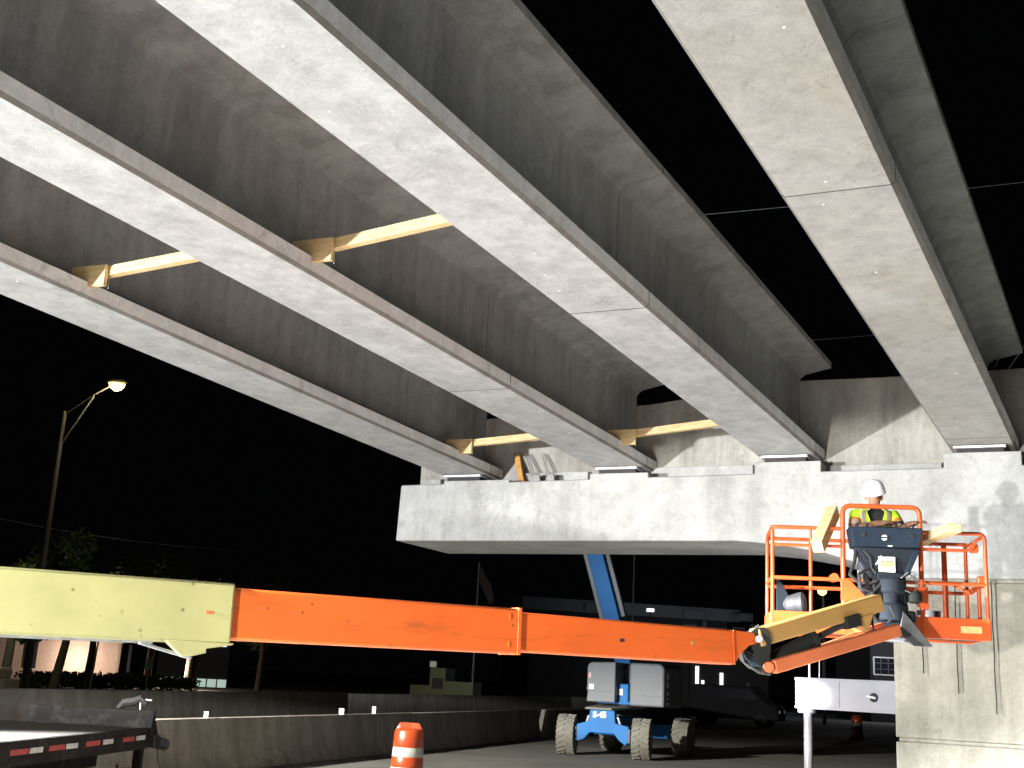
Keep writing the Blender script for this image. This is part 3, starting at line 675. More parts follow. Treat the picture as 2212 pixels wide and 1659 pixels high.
# ------------------------------------------------------------------ worker
def worker():
    px, py = 1.14, .38
    q0 = bk(px, py, .055)
    t = thing('worker', 'person in a white hard hat and lime vest looking down at the basket console', 'person', q0)
    def wp(x, y, z): return q0 + WX * x + WY * y + UP * (z * .95)             # x right in the picture, y away from the viewer
    vs = []; es = []; rs = []
    def add(p, r, par=None):
        vs.append(wp(*p)); rs.append(r if isinstance(r, tuple) else (r, r))
        if par is not None: es.append((par, len(vs) - 1))
        return len(vs) - 1
    pel = add((0, .05, .90), (.155, .12))
    sp = add((0, .03, 1.06), (.145, .11), pel); chs = add((.005, -.01, 1.24), (.165, .12), sp)
    nk = add((.0, -.045, 1.36), (.08, .08), chs); nk2 = add((-.005, -.075, 1.425), (.058, .058), nk)
    hd0 = add((-.008, -.12, 1.455), (.066, .072), nk2); hd1 = add((-.01, -.125, 1.53), (.078, .092), hd0); hd2 = add((-.012, -.105, 1.60), (.072, .085), hd1)
    for sx in (-1, 1):
        hp = add((.10 * sx, .06, .84), .10, pel); kn = add((.12 * sx, .03, .47), .068, hp); an = add((.13 * sx, .08, .10), .048, kn)
        add((.14 * sx, -.02, .045), (.045, .038), an); add((.15 * sx, -.12, .035), (.04, .03), len(vs) - 1)
        sh = add((.185 * sx, -.02, 1.30), .072, chs)
        if sx < 0: el, wr, hd = (-.245, -.16, 1.12), (-.03, -.36, 1.165), (.05, -.39, 1.17)
        else: el, wr, hd = (.275, -.14, 1.13), (.30, -.35, 1.165), (.385, -.38, 1.18)
        e = add(el, .055, sh); w_ = add(wr, .036, e); pm = add(hd, (.042, .022), w_)
        dv = (V(hd) - V(wr)).normalized(); sd = V((-dv.y, dv.x, 0)).normalized() * (1 if sx > 0 else -1)
        for k, (off, ln) in enumerate(((-.030, .070), (-.010, .080), (.010, .075), (.030, .058))):
            b_ = V(hd) + sd * off + dv * .035; a1 = add(tuple(b_), .0105, pm); a2 = add(tuple(b_ + dv * ln * .5 + V((0, 0, .006))), .0095, a1)
            add(tuple(b_ + dv * ln * .85 - V((0, 0, .022))), .008, a2)
        b_ = V(hd) - sd * .045 - dv * .02; a1 = add(tuple(b_), .012, pm); add(tuple(b_ + dv * .035 - sd * .022), .0095, a1)
    me = bpy.data.meshes.new('body'); me.from_pydata([tuple(v - q0) for v in vs], es, [])
    o = bpy.data.objects.new('body', me); COL.objects.link(o)
    md = o.modifiers.new('skin', 'SKIN'); md.use_smooth_shade = True; md.branch_smoothing = .4
    sv = me.skin_vertices[0].data
    for k, r_ in enumerate(rs): sv[k].radius = r_; sv[k].use_root = (k == 0)
    sb = o.modifiers.new('sub', 'SUBSURF'); sb.levels = 2; sb.render_levels = 2
    dg = bpy.context.evaluated_depsgraph_get(); dg.update()
    ev = bpy.data.meshes.new_from_object(o.evaluated_get(dg)); ev.name = 'body'
    bpy.data.objects.remove(o)
    o = bpy.data.objects.new('body', ev); COL.objects.link(o); o.parent = t
    ev.materials.clear()
    for x in (M['skin'], M['sleeve'], M['pants'], M['shirt'], M['rubber']): ev.materials.append(x)
    for pl in ev.polygons:
        pl.use_smooth = True
        c = pl.center; lx, lz = c.dot(WX), c.z / .95; ly = c.dot(WY)
        if lz > 1.395: k = 0
        elif lz < .12: k = 4
        elif lz < .93: k = 2
        elif abs(lx) < .135 and ly > -.20: k = 3
        else: k = 1
        pl.material_index = k
    # face
    for sx in (-1, 1):
        mb = MB(); mb.lathe([(.002, -.008), (.009, -.004), (.011, 0), (.009, .004), (.002, .008)], wp(-.01 + .030 * sx, -.210, 1.515), 10); build('eye', mb, M['decal'], t)
        mb = MB(); mb.tube([wp(-.01 + .015 * sx, -.219, 1.538), wp(-.01 + .033 * sx, -.216, 1.542), wp(-.01 + .05 * sx, -.203, 1.536)], .006, 6); build('eyebrow', mb, M['sleeve'], t)
        mb = MB(); mb.lathe([(.005, -.03), (.016, -.018), (.018, .01), (.008, .03)], wp(-.012 + .083 * sx, -.10, 1.50), 8, sx=.6); build('ear', mb, M['skin'], t)
    mb = MB(); mb.tube([wp(-.01, -.208, 1.525), wp(-.01, -.228, 1.495), wp(-.01, -.236, 1.478), wp(-.01, -.214, 1.468)], [.009, .012, .016, .008], 8); build('nose', mb, M['skin'], t)
    mb = MB(); mb.tube([wp(-.034, -.203, 1.443), wp(-.01, -.212, 1.441), wp(.014, -.203, 1.443)], .006, 6); build('mouth', mb, M['rust'], t)
    # hard hat, tipped forward
    hz = (UP * .95 - WY * .26 - WX * .16).normalized(); hc = wp(-.012, -.115, 1.553)
    pr = [(.122, -.012), (.124, .0), (.123, .03), (.116, .07), (.098, .108), (.068, .134), (.03, .146), (.004, .148)]
    mb = MB(); mb.lathe(pr, hc, 28, hz); hat = build('hard_hat', mb, M['white'], t, smooth=60)
    fy = (-WY + hz * WY.dot(hz)).normalized(); fx = fy.cross(hz)
    brim = [hc + (fx * math.cos(a) + fy * math.sin(a)) * .115 + hz * -.012 for a in [R(k) for k in range(20, 161, 10)]]
    brim += [hc + fx * math.cos(a) * .118 + fy * (.115 + .052 * math.sin(a)) * math.sin(a) - hz * .02 for a in [R(k) for k in range(160, 19, -10)]]
    mb = MB(); mb.prism(brim, 0, off=hz * .008); build('peak', mb, M['white'], hat, smooth=50)
    mb = MB(); mb.tube([hc + (fx * math.cos(a) + fy * math.sin(a)) * .121 - hz * .006 for a in [R(k) for k in range(165, 300, 12)]], .010, 8); build('head_strap', mb, M['rubber'], hat)
    # vest
    secs = [(.84, .165, .135, .05), (.95, .168, .138, .045), (1.06, .172, .140, .035), (1.16, .185, .143, .015), (1.25, .20, .142, -.005), (1.31, .205, .128, -.018), (1.355, .165, .105, -.03), (1.385, .09, .085, -.045)]
    def tor(z, a, off=0):
        for k in range(len(secs) - 1):
            if secs[k][0] <= z <= secs[k + 1][0]: break
        f_ = max(0, min(1, (z - secs[k][0]) / (secs[k + 1][0] - secs[k][0]))); r = [secs[k][j] * (1 - f_) + secs[k + 1][j] * f_ for j in range(4)]
        return wp((r[1] + off) * math.cos(a), r[3] + (r[2] + off) * math.sin(a), z)
    def patch(name, zs, angf, off, mat, par, thick=.006, na=20):
        mb = MB(); G_ = []
        for layer in (0, 1):
            rows = []
            for z in zs:
                a0_, a1_ = angf(z); rows.append([mb.p(tor(z, a0_ + (a1_ - a0_) * k / na, off + thick * layer)) for k in range(na + 1)])
            G_.append(rows)
        for layer, rows in enumerate(G_):
            for r_ in range(len(zs) - 1):
                for k in range(na): mb.face([rows[r_][k], rows[r_][k + 1], rows[r_ + 1][k + 1], rows[r_ + 1][k]])
        for k in range(na):
            for r_ in (0, -1): mb.face([G_[0][r_][k], G_[0][r_][k + 1], G_[1][r_][k + 1], G_[1][r_][k]])
        for r_ in range(len(zs) - 1):
            for k in (0, na): mb.face([G_[0][r_][k], G_[0][r_ + 1][k], G_[1][r_ + 1][k], G_[1][r_][k]])
        return build(name, mb, mat, par, smooth=60)
    zs = [.84, .92, 1.0, 1.08, 1.14, 1.20, 1.25, 1.29, 1.32, 1.35, 1.375]
    def gap(z): return R(2 + max(0, (z - 1.06) / .3) * 27)
    vest = patch('safety_vest', zs, lambda z: (R(-90) + gap(z), R(270) - gap(z)), .012, M['vest'], t, na=40)
    for a_ in (-128, -52):
        patch('reflective_band', zs[:-1], lambda z, a_=a_: (R(a_ - 8), R(a_ + 8)), .021, M['band'], vest, na=6)
    patch('waist_band', [.98, 1.035], lambda z: (R(-84), R(264)), .021, M['band'], vest, na=36)
    for sx, e0, e1 in ((-1, (-.185, -.02, 1.30), (-.245, -.16, 1.12)), (1, (.185, -.02, 1.30), (.275, -.14, 1.13))):
        a_, b_ = V(e0), V(e1)
        mb = MB(); mb.tube([wp(*a_.lerp(b_, k)) for k in (-.05, .2, .42)], [.084, .080, .072], 14); build('vest_sleeve', mb, M['vest'], vest)
        mb = MB(); mb.tube([wp(*a_.lerp(b_, k)) for k in (.44, .56)], [.074, .070], 14); build('sleeve_band', mb, M['band_o'], vest)
        mb = MB(); mb.tube([wp(*a_.lerp(b_, k)) for k in (.58, .86)], [.069, .062], 14); build('sleeve_reflector', mb, M['band'], vest)
worker()

# ------------------------------------------------------------------ blue lift parked behind the pier
GX0, GY0, GAZ = 2.66, 29.85, R(21)
gxv = V((math.cos(GAZ), -math.sin(GAZ), 0)); gyv = V((math.sin(GAZ), math.cos(GAZ), 0)); G0 = V((GX0, GY0, 0))
def gp(x, y, z): return G0 + gxv * x + gyv * y + UP * z
gl = thing('telescopic_lift', 'blue lift with grey hoods and big dusty tyres parked beyond the pier', 'boom lift', G0)
gax = (gxv, gyv, UP)
def lug_tyre(c, rad, wid, par, steer=0):
    axv = (gxv * math.cos(steer) + gyv * math.sin(steer)).normalized(); fv = UP.cross(axv).normalized()
    mb = MB()
    pf = [(rad * .56, -wid * .5), (rad * .78, -wid * .52), (rad * .93, -wid * .47), (rad * .955, -wid * .3), (rad * .955, wid * .3), (rad * .93, wid * .47), (rad * .78, wid * .52), (rad * .56, wid * .5)]
    mb.lathe(pf, c, 40, axv)
    n_ = 22
    for k in range(n_):
        for sd in (-1, 1):
            a_ = 2 * math.pi * (k + (.5 if sd > 0 else 0)) / n_; a2 = a_ + .17
            def P_(a, x, r): return c + axv * x + (fv * math.cos(a) + UP * math.sin(a)) * r
            w0, w1 = (0.02 * sd, wid * .50 * sd); hw = .052
            mb.hull8([P_(a_ - hw, w0, rad * .94), P_(a_ + hw, w0, rad * .94), P_(a2 + hw, w1, rad * .90), P_(a2 - hw, w1, rad * .90),
                      P_(a_ - hw * .8, w0, rad * 1.005), P_(a_ + hw * .8, w0, rad * 1.005), P_(a2 + hw * .8, w1, rad * .985), P_(a2 - hw * .8, w1, rad * .985)])
    t = build('tyre', mb, M['tyre'], par, smooth=25)
    mb = MB(); mb.lathe([(.05, -.16), (rad * .3, -.15), (rad * .50, -.13), (rad * .58, -wid * .48), (rad * .62, -wid * .5), (rad * .62, wid * .5), (rad * .58, wid * .48), (rad * .50, .06), (rad * .2, .08), (.05, .10)], c, 28, axv)
    r_ = build('rim', mb, M['tyre_side'], t, smooth=30)
    for k in range(6):
        a_ = k * math.pi / 3; q = c + (fv * math.cos(a_) + UP * math.sin(a_)) * rad * .25
        mb = MB(); mb.lathe([(.018, 0), (.018, .03)], q + axv * .07, 6, axv); build('wheel_nut', mb, M['darksteel'], r_)
TR, TW = .475, .42
for (x_, y_, st) in ((-.93, 0, R(8)), (.96, -.10, R(8)), (1.34, 2.75, R(-2)), (-.60, 2.85, R(-2))):
    lug_tyre(gp(x_, y_, TR), TR, TW, gl, st)
mb = MB(); pf = [(-.60, .34), (-.44, .40), (-.30, .56), (.30, .56), (.44, .40), (.60, .30), (.66, .42), (.66, .74), (.33, .80), (.30, 1.14), (-.30, 1.14), (-.33, .82), (-.62, .74), (-.68, .5)]
mb.prism([gp(x, -.24, z) for x, z in pf], 0, off=gyv * .20); build('front_axle', mb, M['blue'], gl, bev=.015)
mb = MB(); mb.box(gp(0, 1.4, .72), (.62, 2.7, .42), gax); build('chassis', mb, M['blue'], gl, bev=.02)
mb = MB(); mb.box(gp(.36, 2.78, .58), (1.35, .22, .36), gax); build('rear_axle', mb, M['blue'], gl, bev=.02)
mb = MB(); mb.hull8([gp(-.40, -.38, 1.10), gp(.28, -.38, 1.10), gp(.72, 1.6, 1.16), gp(-.55, 1.6, 1.16), gp(-.38, -.36, 1.15), gp(.26, -.36, 1.15), gp(.7, 1.6, 1.22), gp(-.53, 1.6, 1.22)])
build('chassis_cover', mb, M['tyre'], gl, bev=.01)
for q_, sx in enumerate((-1, 1)):
    mb = MB(); mb.tube([gp(.36 * sx, -.12, .95), gp(.42 * sx, -.1, .78), gp(.55 * sx, -.05, .62), gp(.66 * sx, 0, .55)], .03, 8); build('steer_cylinder', mb, M['steel'], gl)
for x_, y_ in ((-.66, -.14), (.66, -.12)):
    mb = MB(); mb.box(gp(x_, y_, .52), (.10, .22, .34), gax); build('axle_knuckle', mb, M['darksteel'], gl, bev=.02)
# lettering on the front of the chassis
TM = Matrix(((gxv.x, 0, -gyv.x, 0), (gxv.y, 0, -gyv.y, 0), (0, 1, 0, 0), (0, 0, 0, 1)))
o_ = gp(-.225, -.247, .92); TM.translation = o_
build('lettering', text_mb('S-45', .19, TM), M['decal'], gl, smooth=0)
# turntable
mb = MB(); mb.lathe([(.50, 0), (.50, .05), (.42, .06), (.42, .10)], gp(.25, 1.3, 1.16), 28); build('slew_ring', mb, M['darksteel'], gl)
mb = MB(); mb.box(gp(.22, .80, 1.27), (1.05, .9, .06), gax); build('turntable_plate', mb, M['blue'], gl, bev=.01)
mb = MB(); mb.box(gp(.26, .72, 1.50), (.42, .62, .46), gax); tb = build('turntable_box', mb, M['blue'], gl, bev=.03)
mb = MB(); mb.box(gp(.27, .403, 1.53), (.11, .006, .15), gax); build('notice', mb, M['decal'], tb)
mb = MB(); mb.box(gp(-.14, .55, 1.37), (.12, .3, .16), gax); build('hose_bracket', mb, M['hood'], gl, bev=.01)
mb = MB(); mb.lathe([(.035, 0), (.04, .1), (.03, .11)], gp(.54, .42, 1.36), 12); build('fluid_cup', mb, M['decal'], gl)
def hood(x0, x1, y0, y1, z0, z1, rc):
    mb = MB(); n_ = 6; pf = [(x0, z0), (x1, z0), (x1, z1)]
    left = rc < 0; r_ = abs(rc); pf = []
    if left:
        pf = [(x1, z0), (x1, z1 + .02)] + [(x0 + r_ - r_ * math.sin(a * math.pi / 2 / n_), z1 - r_ + r_ * math.cos(a * math.pi / 2 / n_)) for a in range(n_ + 1)] + [(x0, z0 + .35), (x0 - .02, z0 + .3), (x0 + .02, z0 + .26), (x0, z0)]
    else:
        pf = [(x0, z0), (x0, z1)] + [(x1 - r_ + r_ * math.sin(a * math.pi / 2 / n_), z1 - r_ + r_ * math.cos(a * math.pi / 2 / n_)) for a in range(n_ + 1)] + [(x1, z0)]
    mb.prism([gp(x, y0, z) for x, z in pf], 0, off=gyv * (y1 - y0)); h_ = build('hood', mb, M['hood'], gl, bev=.05, seg=4)
    mb = MB(); mb.box(gp((x0 + x1) / 2, y0 - .004, z0 + .25), ((x1 - x0) * .78, .014, .018), gax); build('hood_seam', mb, M['darksteel'], h_)
    return h_
h1 = hood(-.52, .24 - .04, .15, 1.9, 1.27, 2.22, -.14)
mb = MB(); mb.box(gp(-.40, .142, 1.63), (.12, .006, .12), gax); build('notice', mb, M['decal'], h1)
mb = MB(); mb.box(gp(-.45, .142, 1.90), (.07, .006, .12), gax); build('notice', mb, M['red'], h1)
h2 = hood(.56, 1.42, .15, 2.3, 1.22, 2.24, .16)
for z_, hh in ((1.95, .22), (1.75, .16), (1.55, .10), (1.42, .07), (1.30, .09)):
    mb = MB(); mb.box(gp(1.425, .5, z_), (.012, .22, hh * .8), gax); build('notice', mb, M['decal'], h2)
# raised boom of the blue lift
q0_, q1_ = at(1352, 1440, 32.0), at(1278, 1150, 32.6)
d_ = (q1_ - q0_).normalized(); q2_ = q0_ + d_ * 5.6
mb = MB(); mb.bar(q0_ - d_ * .2, q2_, .42, .46, gyv); build('riser_boom', mb, M['blue'], gl, bev=.02)
sd_ = d_.cross(gyv).normalized()
for sg, l0, l1 in ((1, .6, 5.2), (-1, 1.3, 3.1)):
    mb = MB(); a_ = q0_ + sd_ * .30 * sg
    mb.bar(a_ + d_ * l0, a_ + d_ * l1, .12, .20, gyv); build('riser_link', mb, M['hood'], gl, bev=.02)
mb = MB(); mb.tube([q0_ + sd_ * .26 + d_ * 1.2, q0_ + sd_ * .26 + d_ * 1.5], .05, 8); build('boom_lamp', mb, M['decal_y'], gl)
mb = MB(); mb.box(q2_, (.55, .6, .5), gax); build('boom_knuckle', mb, M['blue'], gl, bev=.05)
mb = MB(); mb.bar(q2_ + gyv * .1, q2_ + gyv * 3.2 + gxv * .3 + UP * .5, .36, .36); build('upper_boom', mb, M['blue'], gl, bev=.02)
mb = MB(); mb.box(gp(.38, 1.2, 1.75), (.30, .6, .9), gax); build('boom_pedestal', mb, M['darksteel'], gl, bev=.02)

# ------------------------------------------------------------------ concrete barriers
def jersey(name, a, b, h, label, sections, group):
    a, b = V(a), V(b); d = (b - a).normalized(); x = d.cross(UP); L = (b - a).length
    for k in range(sections):
        t0, t1 = a + d * (L * k / sections + .012), a + d * (L * (k + 1) / sections - .012)
        pf = [(-.30, 0), (-.30, .075), (-.20, .25), (-.10, h - .02), (-.08, h), (.08, h), (.10, h - .02), (.20, .25), (.30, .075), (.30, 0)]
        mb = MB(); mb.prism([t0 + x * p + UP * z for p, z in pf], 0, off=(t1 - t0))
        o = build('concrete_barrier', mb, M['barrier'], None, bev=.01); yield k, o, t0, t1, x
nb0 = V((-9.3, 5.6, 0)); nd = V((3.42, 10.35, 0)).normalized(); kn = nd * (1 / nd.y)
def nline(y): return V((-1.6677 + (y - 29.4) * .330, y, 0))
near = list(jersey('concrete_barrier', nline(9), nline(38.2), .83, '', 3, ''))
nl = ['near concrete barrier behind the black trailer at left, its top edge in view', 'near concrete barrier behind the orange drum, with a broken scarred joint', 'near concrete barrier running into the dark in front of the blue lift']
for (k, o, *_), l in zip(near, nl): tag(o, l, 'barrier', 'near row of concrete barriers')
near2 = list(jersey('concrete_barrier', nline(39.2), nline(75), .83, '', 2, ''))
for (k, o, *_), l in zip(near2, ['dark concrete barrier directly behind the blue lift', 'far concrete barrier fading away right of the blue lift under the boom tip']): tag(o, l, 'barrier', 'near row of concrete barriers')
def fline(y): return V((-10.4 + (y - 25.6) * .36, y, 0))
far = list(jersey('concrete_barrier', fline(16), fline(90), .98, '', 3, ''))
for (k, o, *_), l in zip(far, ['taller far-side barrier left, beyond the black trailer', 'taller far-side barrier in the middle distance beyond the orange drum', 'taller far-side barrier disappearing in the dark behind the blue lift']): tag(o, l, 'barrier', 'far row of concrete barriers')
# small delineators and marks on the barriers
def post(u, v, y, w, h, label):
    q = nline(y); z0 = .83
    r = ray(u, v); n_ = V((1, -.33, 0)).normalized(); k = (nline(20) - CAM).dot(n_) / r.dot(n_); c = CAM + r * k; c.z = z0
    mb = MB(); mb.box(c + UP * h / 2, (w, w * .5, h)); tag(build('delineator', mb, M['silver'], None, bev=.004), label, 'delineator', 'white delineators on the barrier')
post(445, 1549, 0, .07, .10, 'rounded white delineator on the barrier just right of the trailer')
post(738, 1537, 0, .10, .12, 'square white delineator on the barrier above left of the orange drum')
post(808, 1535, 0, .08, .15, 'tall narrow white delineator on the barrier left above the orange drum')

# ------------------------------------------------------------------ traffic drums
def drum(loc, label, full=True):
    t = thing('traffic_drum', label, 'traffic drum', loc, 'orange and white traffic drums')
    def sec(z0, z1, r0, r1, mat, nm):
        mb = MB(); mb.lathe([(r0 - .004, z0), (r0, z0 + .008), (r1, z1 - .008), (r1 - .004, z1)], V(loc), 30); return build(nm, mb, mat, t, smooth=50)
    zz = [.05, .22, .235, .37, .385, .52, .535, .66, .675, .86]
    rad = lambda z: .258 - .05 * z
    zs_ = [0.06, .24, .36, .505, .64, .86]; mats_ = ['barrel', 'barrel_b', 'barrel', 'barrel_b', 'barrel']
    for k in range(5): sec(zs_[k], zs_[k + 1], rad(zs_[k]), rad(zs_[k + 1]), M[mats_[k]], 'drum_body' if k == 0 else ('reflective_band' if k % 2 else 'drum_wall'))
    mb = MB(); mb.lathe([(.32, 0), (.34, .03), (.32, .07), (.25, .075)], V(loc), 8); build('rubber_base', mb, M['rubber'], t)
    mb = MB(); L_ = V(loc); x = rt; y = fh
    mb.lathe([(.213, .855), (.21, .875), (.185, .90), (.05, .905)], L_, 30); build('drum_top', mb, M['barrel'], t, smooth=50)
    for sg in (-1, 1):
        mb = MB(); mb.prism([L_ + x * (sg * .21) + UP * .86, L_ + x * (sg * .195) + UP * .90, L_ + x * (sg * .145) + UP * .99, L_ + x * (sg * .10) + UP * .99, L_ + x * (sg * .11) + UP * .87], 0, off=y * .06)
        build('handle_post', mb, M['barrel'], t, bev=.008)
    mb = MB(); mb.box(L_ + UP * .975 + y * .03, (.27, .055, .035), (x, y, UP)); build('handle', mb, M['barrel'], t, bev=.012)
    return t
qd = atz(875, 1712, 0)
drum((qd.x, qd.y, 0), 'large orange drum with white bands at the bottom edge of the picture')
qd = atz(1851, 1597, 0); drum((qd.x, qd.y, 0), 'distant small orange and white drum under the white outrigger beam')

# ------------------------------------------------------------------ black flatbed trailer
TA = R(4.5); tx = V((math.cos(TA), -math.sin(TA), 0)); ty = V((math.sin(TA), math.cos(TA), 0)); T0 = atz(320, 1573, .90); T0.z = 0
def tp_(x, y, z): return T0 + tx * x + ty * y + UP * z
tax = (tx, ty, UP)
tr = thing('flatbed_trailer', 'black flatbed trailer with grey deck and red and white reflectors at lower left', 'trailer', T0)
mb = MB(); mb.box(tp_(-1.05, -4.5, .88), (2.0, 9.0, .04), tax); build('deck', mb, M['deck'], tr)
mb = MB(); mb.box(tp_(-.03, -4.5, .785), (.09, 9.0, .235), tax); sr = build('side_rail', mb, M['trailer'], tr, bev=.01)
mb = MB(); mb.box(tp_(-2.08, -4.5, .785), (.09, 9.0, .235), tax); build('side_rail', mb, M['trailer'], tr, bev=.01)
mb = MB(); mb.box(tp_(-.55, -4.5, .56), (.12, 8.6, .22), tax); build('main_beam', mb, M['trailer'], tr, bev=.01)
mb = MB(); mb.box(tp_(-1.55, -4.5, .56), (.12, 8.6, .22), tax); build('main_beam', mb, M['trailer'], tr, bev=.01)
for k, (y_, c_) in enumerate([(-.25, 'silver'), (-.62, 'red'), (-1.22, 'silver'), (-1.62, 'red'), (-2.15, 'silver'), (-2.5, 'red'), (-2.95, 'silver'), (-3.3, 'red'), (-4.2, 'silver'), (-4.5, 'red')]):
    mb = MB(); mb.box(tp_(.018, y_, .80), (.006, .27 if c_ == 'silver' else .36, .05), tax); build('reflector_strip', mb, M[c_], sr)
mb = MB(); mb.prism([tp_(.0, .02, .90), tp_(.03, .07, 1.10), tp_(-1.50, .07, 1.10), tp_(-1.53, .02, .90)], 0, off=ty * .05); bh = build('bulkhead', mb, M['trailer'], tr, bev=.006)
for x_ in (.0, -1.52):
    mb = MB(); mb.prism([tp_(x_, .02, .9), tp_(x_, .07, 1.1), tp_(x_, .30, .80), tp_(x_, .02, .68)], 0, off=tx * .03); build('gusset', mb, M['trailer'], bh, bev=.004)
mb = MB(); mb.box(tp_(-.75, .14, .78), (1.55, .10, .2), tax); build('front_beam', mb, M['trailer'], tr, bev=.01)
mb = MB(); mb.box(tp_(-.12, .1, .38), (.10, .10, .74), tax); jk = build('landing_leg', mb, M['trailer'], tr, bev=.008)
mb = MB(); mb.tube([tp_(-.2, .1, .42), tp_(-.34, .08, .40), tp_(-.36, .08, .46)], .016, 8); build('crank', mb, M['trailer'], jk)
mb = MB(); mb.box(tp_(-.12, .1, .02), (.22, .22, .03), tax); build('foot', mb, M['trailer'], jk)
mb = MB(); mb.tube([tp_(.10, .02, .74), tp_(.14, .25, .71)], .07, 14); build('strap_winch', mb, M['darksteel'], tr, bev=.01)
mb = MB(); mb.box(tp_(.05, .1, .75), (.10, .2, .14), tax); build('winch_bracket', mb, M['darksteel'], tr, bev=.01)
mb = MB(); mb.tube([tp_(-1.3, -3.0, .5), tp_(-1.3, -3.0, .05)], .05, 8); build('drop_leg', mb, M['trailer'], tr)
for y_ in (-5.6, -6.7):
    mb = MB(); mb.lathe([(.2, -.11), (.36, -.12), (.38, -.08), (.38, .08), (.36, .12), (.2, .11)], tp_(-.25, y_, .38), 28, tx); w_ = build('wheel', mb, M['tyre_side'], tr)
# coiled chain behind the bulkhead
t = thing('chain_heap', 'dark heap of straps and hooks on top of the trailer bulkhead', 'straps', tp_(-.30, .20, 1.0))
mb = MB(); mb.tube([tp_(-.46, .16, 1.10), tp_(-.40, .18, 1.17), tp_(-.28, .18, 1.19), tp_(-.20, .18, 1.23), tp_(-.12, .18, 1.17)], [.03, .05, .05, .045, .03], 8); build('strap_roll', mb, M['rubber'], t)
mb = MB(); mb.tube([tp_(-.2, .18, 1.24), tp_(-.19, .18, 1.10)], .012, 8); build('hook', mb, M['steel'], t)
mb = MB(); mb.tube([tp_(-.2, .18, 1.22), tp_(-.06, .18, 1.215)], .012, 8); build('hook', mb, M['steel'], t)

# ------------------------------------------------------------------ outrigger of a crane behind the pier
O0 = at(1730, 1497, 23.6); O1 = at(1930, 1501, 22.2); od = (V((O1.x, O1.y, 0)) - V((O0.x, O0.y, 0))).normalized()
on = V((od.y, -od.x, 0)); oz = (at(1745, 1465, 23.6).z + at(1745, 1530, 23.6).z) / 2; oh = (at(1745, 1465, 23.6) - at(1745, 1530, 23.6)).length
Oc = V((O0.x, O0.y, 0))
ot = thing('crane_outrigger', 'white box-beam outrigger with a vertical jack leg, left of the pier column', 'outrigger', Oc)
def op(x, y, z): return Oc + od * x - on * y + UP * z
oax = (od, -on, UP)
mb = MB(); mb.box(op(2.6, 0, oz), (5.2, .42, oh), oax); ob = build('box_beam', mb, M['outrigger'], ot, bev=.02)
mb = MB(); mb.box(op(2.6, -.215, oz + oh / 2 - .03), (5.2, .02, .05), oax); build('flange', mb, M['outrigger'], ob, bev=.004)
mb = MB(); mb.box(op(2.6, -.215, oz - oh / 2 + .03), (5.2, .02, .05), oax); build('flange', mb, M['outrigger'], ob, bev=.004)
mb = MB(); mb.box(op(.98, -.22, oz), (.03, .02, oh - .12), oax); build('stiffener', mb, M['outrigger'], ob, bev=.004)
mb = MB(); mb.lathe([(.085, 0), (.085, .02)], op(1.72, -.215, oz - .02), 16, on); lg = build('lifting_hole', mb, M['rubber'], ob)
mb = MB(); mb.tube([op(1.60, -.26, oz - .0), op(1.78, -.26, oz - .03)], .022, 8); build('hook_bar', mb, M['plate'], ob)
mb = MB(); mb.lathe([(.17, -.04), (.19, 0), (.17, .04)], op(.14, 0, oz - oh / 2 - .04), 20); build('jack_collar', mb, M['outrigger'], ot)
mb = MB(); mb.tube([op(.16, 0, oz - oh / 2), op(.16, 0, .30)], .085, 18); build('jack_leg', mb, M['outrigger'], ot)
mb = MB(); mb.tube([op(.16, 0, .32), op(.16, 0, .06)], .05, 14); build('jack_rod', mb, M['steel'], ot)
mb = MB(); mb.lathe([(.34, 0), (.34, .05), (.10, .09)], op(.16, 0, 0), 24); build('float_pad', mb, M['darksteel'], ot)
mb = MB(); mb.tube([op(.20, .0, oz + oh / 2), op(.20, .0, oz + oh / 2 + .75)], .022, 8); build('hand_rail', mb, M['plate'], ot)
mb = MB(); mb.tube([op(.42, .0, oz + oh / 2), op(.44, .0, oz + oh / 2 + .75)], .012, 8); build('hand_rail', mb, M['steel'], ot)
mb = MB(); mb.lathe([(.01, 0), (.10, .02), (.12, .12), (.04, .18)], op(.13, .1, oz + oh / 2 + .36), 14); build('outrigger_lamp', mb, M['steel'], ot)

# ------------------------------------------------------------------ street lamp
Lb = atz(46, 1497, .0); Lb = at(46, 1500, 50); Lb.z = 0
Lt = at(139, 893, 50); Lh = at(243, 831, 50)
sl = thing('street_lamp', 'tall grey street lamp glowing yellow beside the barriers at left', 'street lamp', V((Lb.x, Lb.y, 0)))
Lx, Ly = Lt.x, Lt.y
sl.location = (Lx, Ly, 0)
mb = MB(); mb.tube([V((Lx, Ly, 0)), V((Lx, Ly, Lt.z * .5)), V((Lx, Ly, Lt.z + .1))], [.17, .13, .09], 14); build('pole', mb, M['pole'], sl)
m1 = V((Lx, Ly, Lt.z)).lerp(Lh, .62)
mb = MB(); mb.tube([V((Lx, Ly, Lt.z - .05)), m1 + UP * .05, Lh - (Lh - m1) * .1], .035, 8); build('upper_arm', mb, M['pole'], sl)
mb = MB(); mb.tube([V((Lx, Ly, Lt.z - 1.4)), m1], .04, 8); build('lower_arm', mb, M['pole'], sl)
hd_ = (V((Lh.x, Lh.y, 0)) - V((Lx, Ly, 0))).normalized()
mb = MB(); mb.bar(Lh - hd_ * .2 + UP * .12, Lh + hd_ * .6 + UP * .16, .34, .16); build('lamp_head', mb, M['pole'], sl, bev=.05)
mb = MB(); mb.lathe([(.02, -.27), (.16, -.22), (.30, -.08), (.34, .04)], Lh + hd_ * .2, 20); build('lamp_lens', mb, M['lens'], sl)
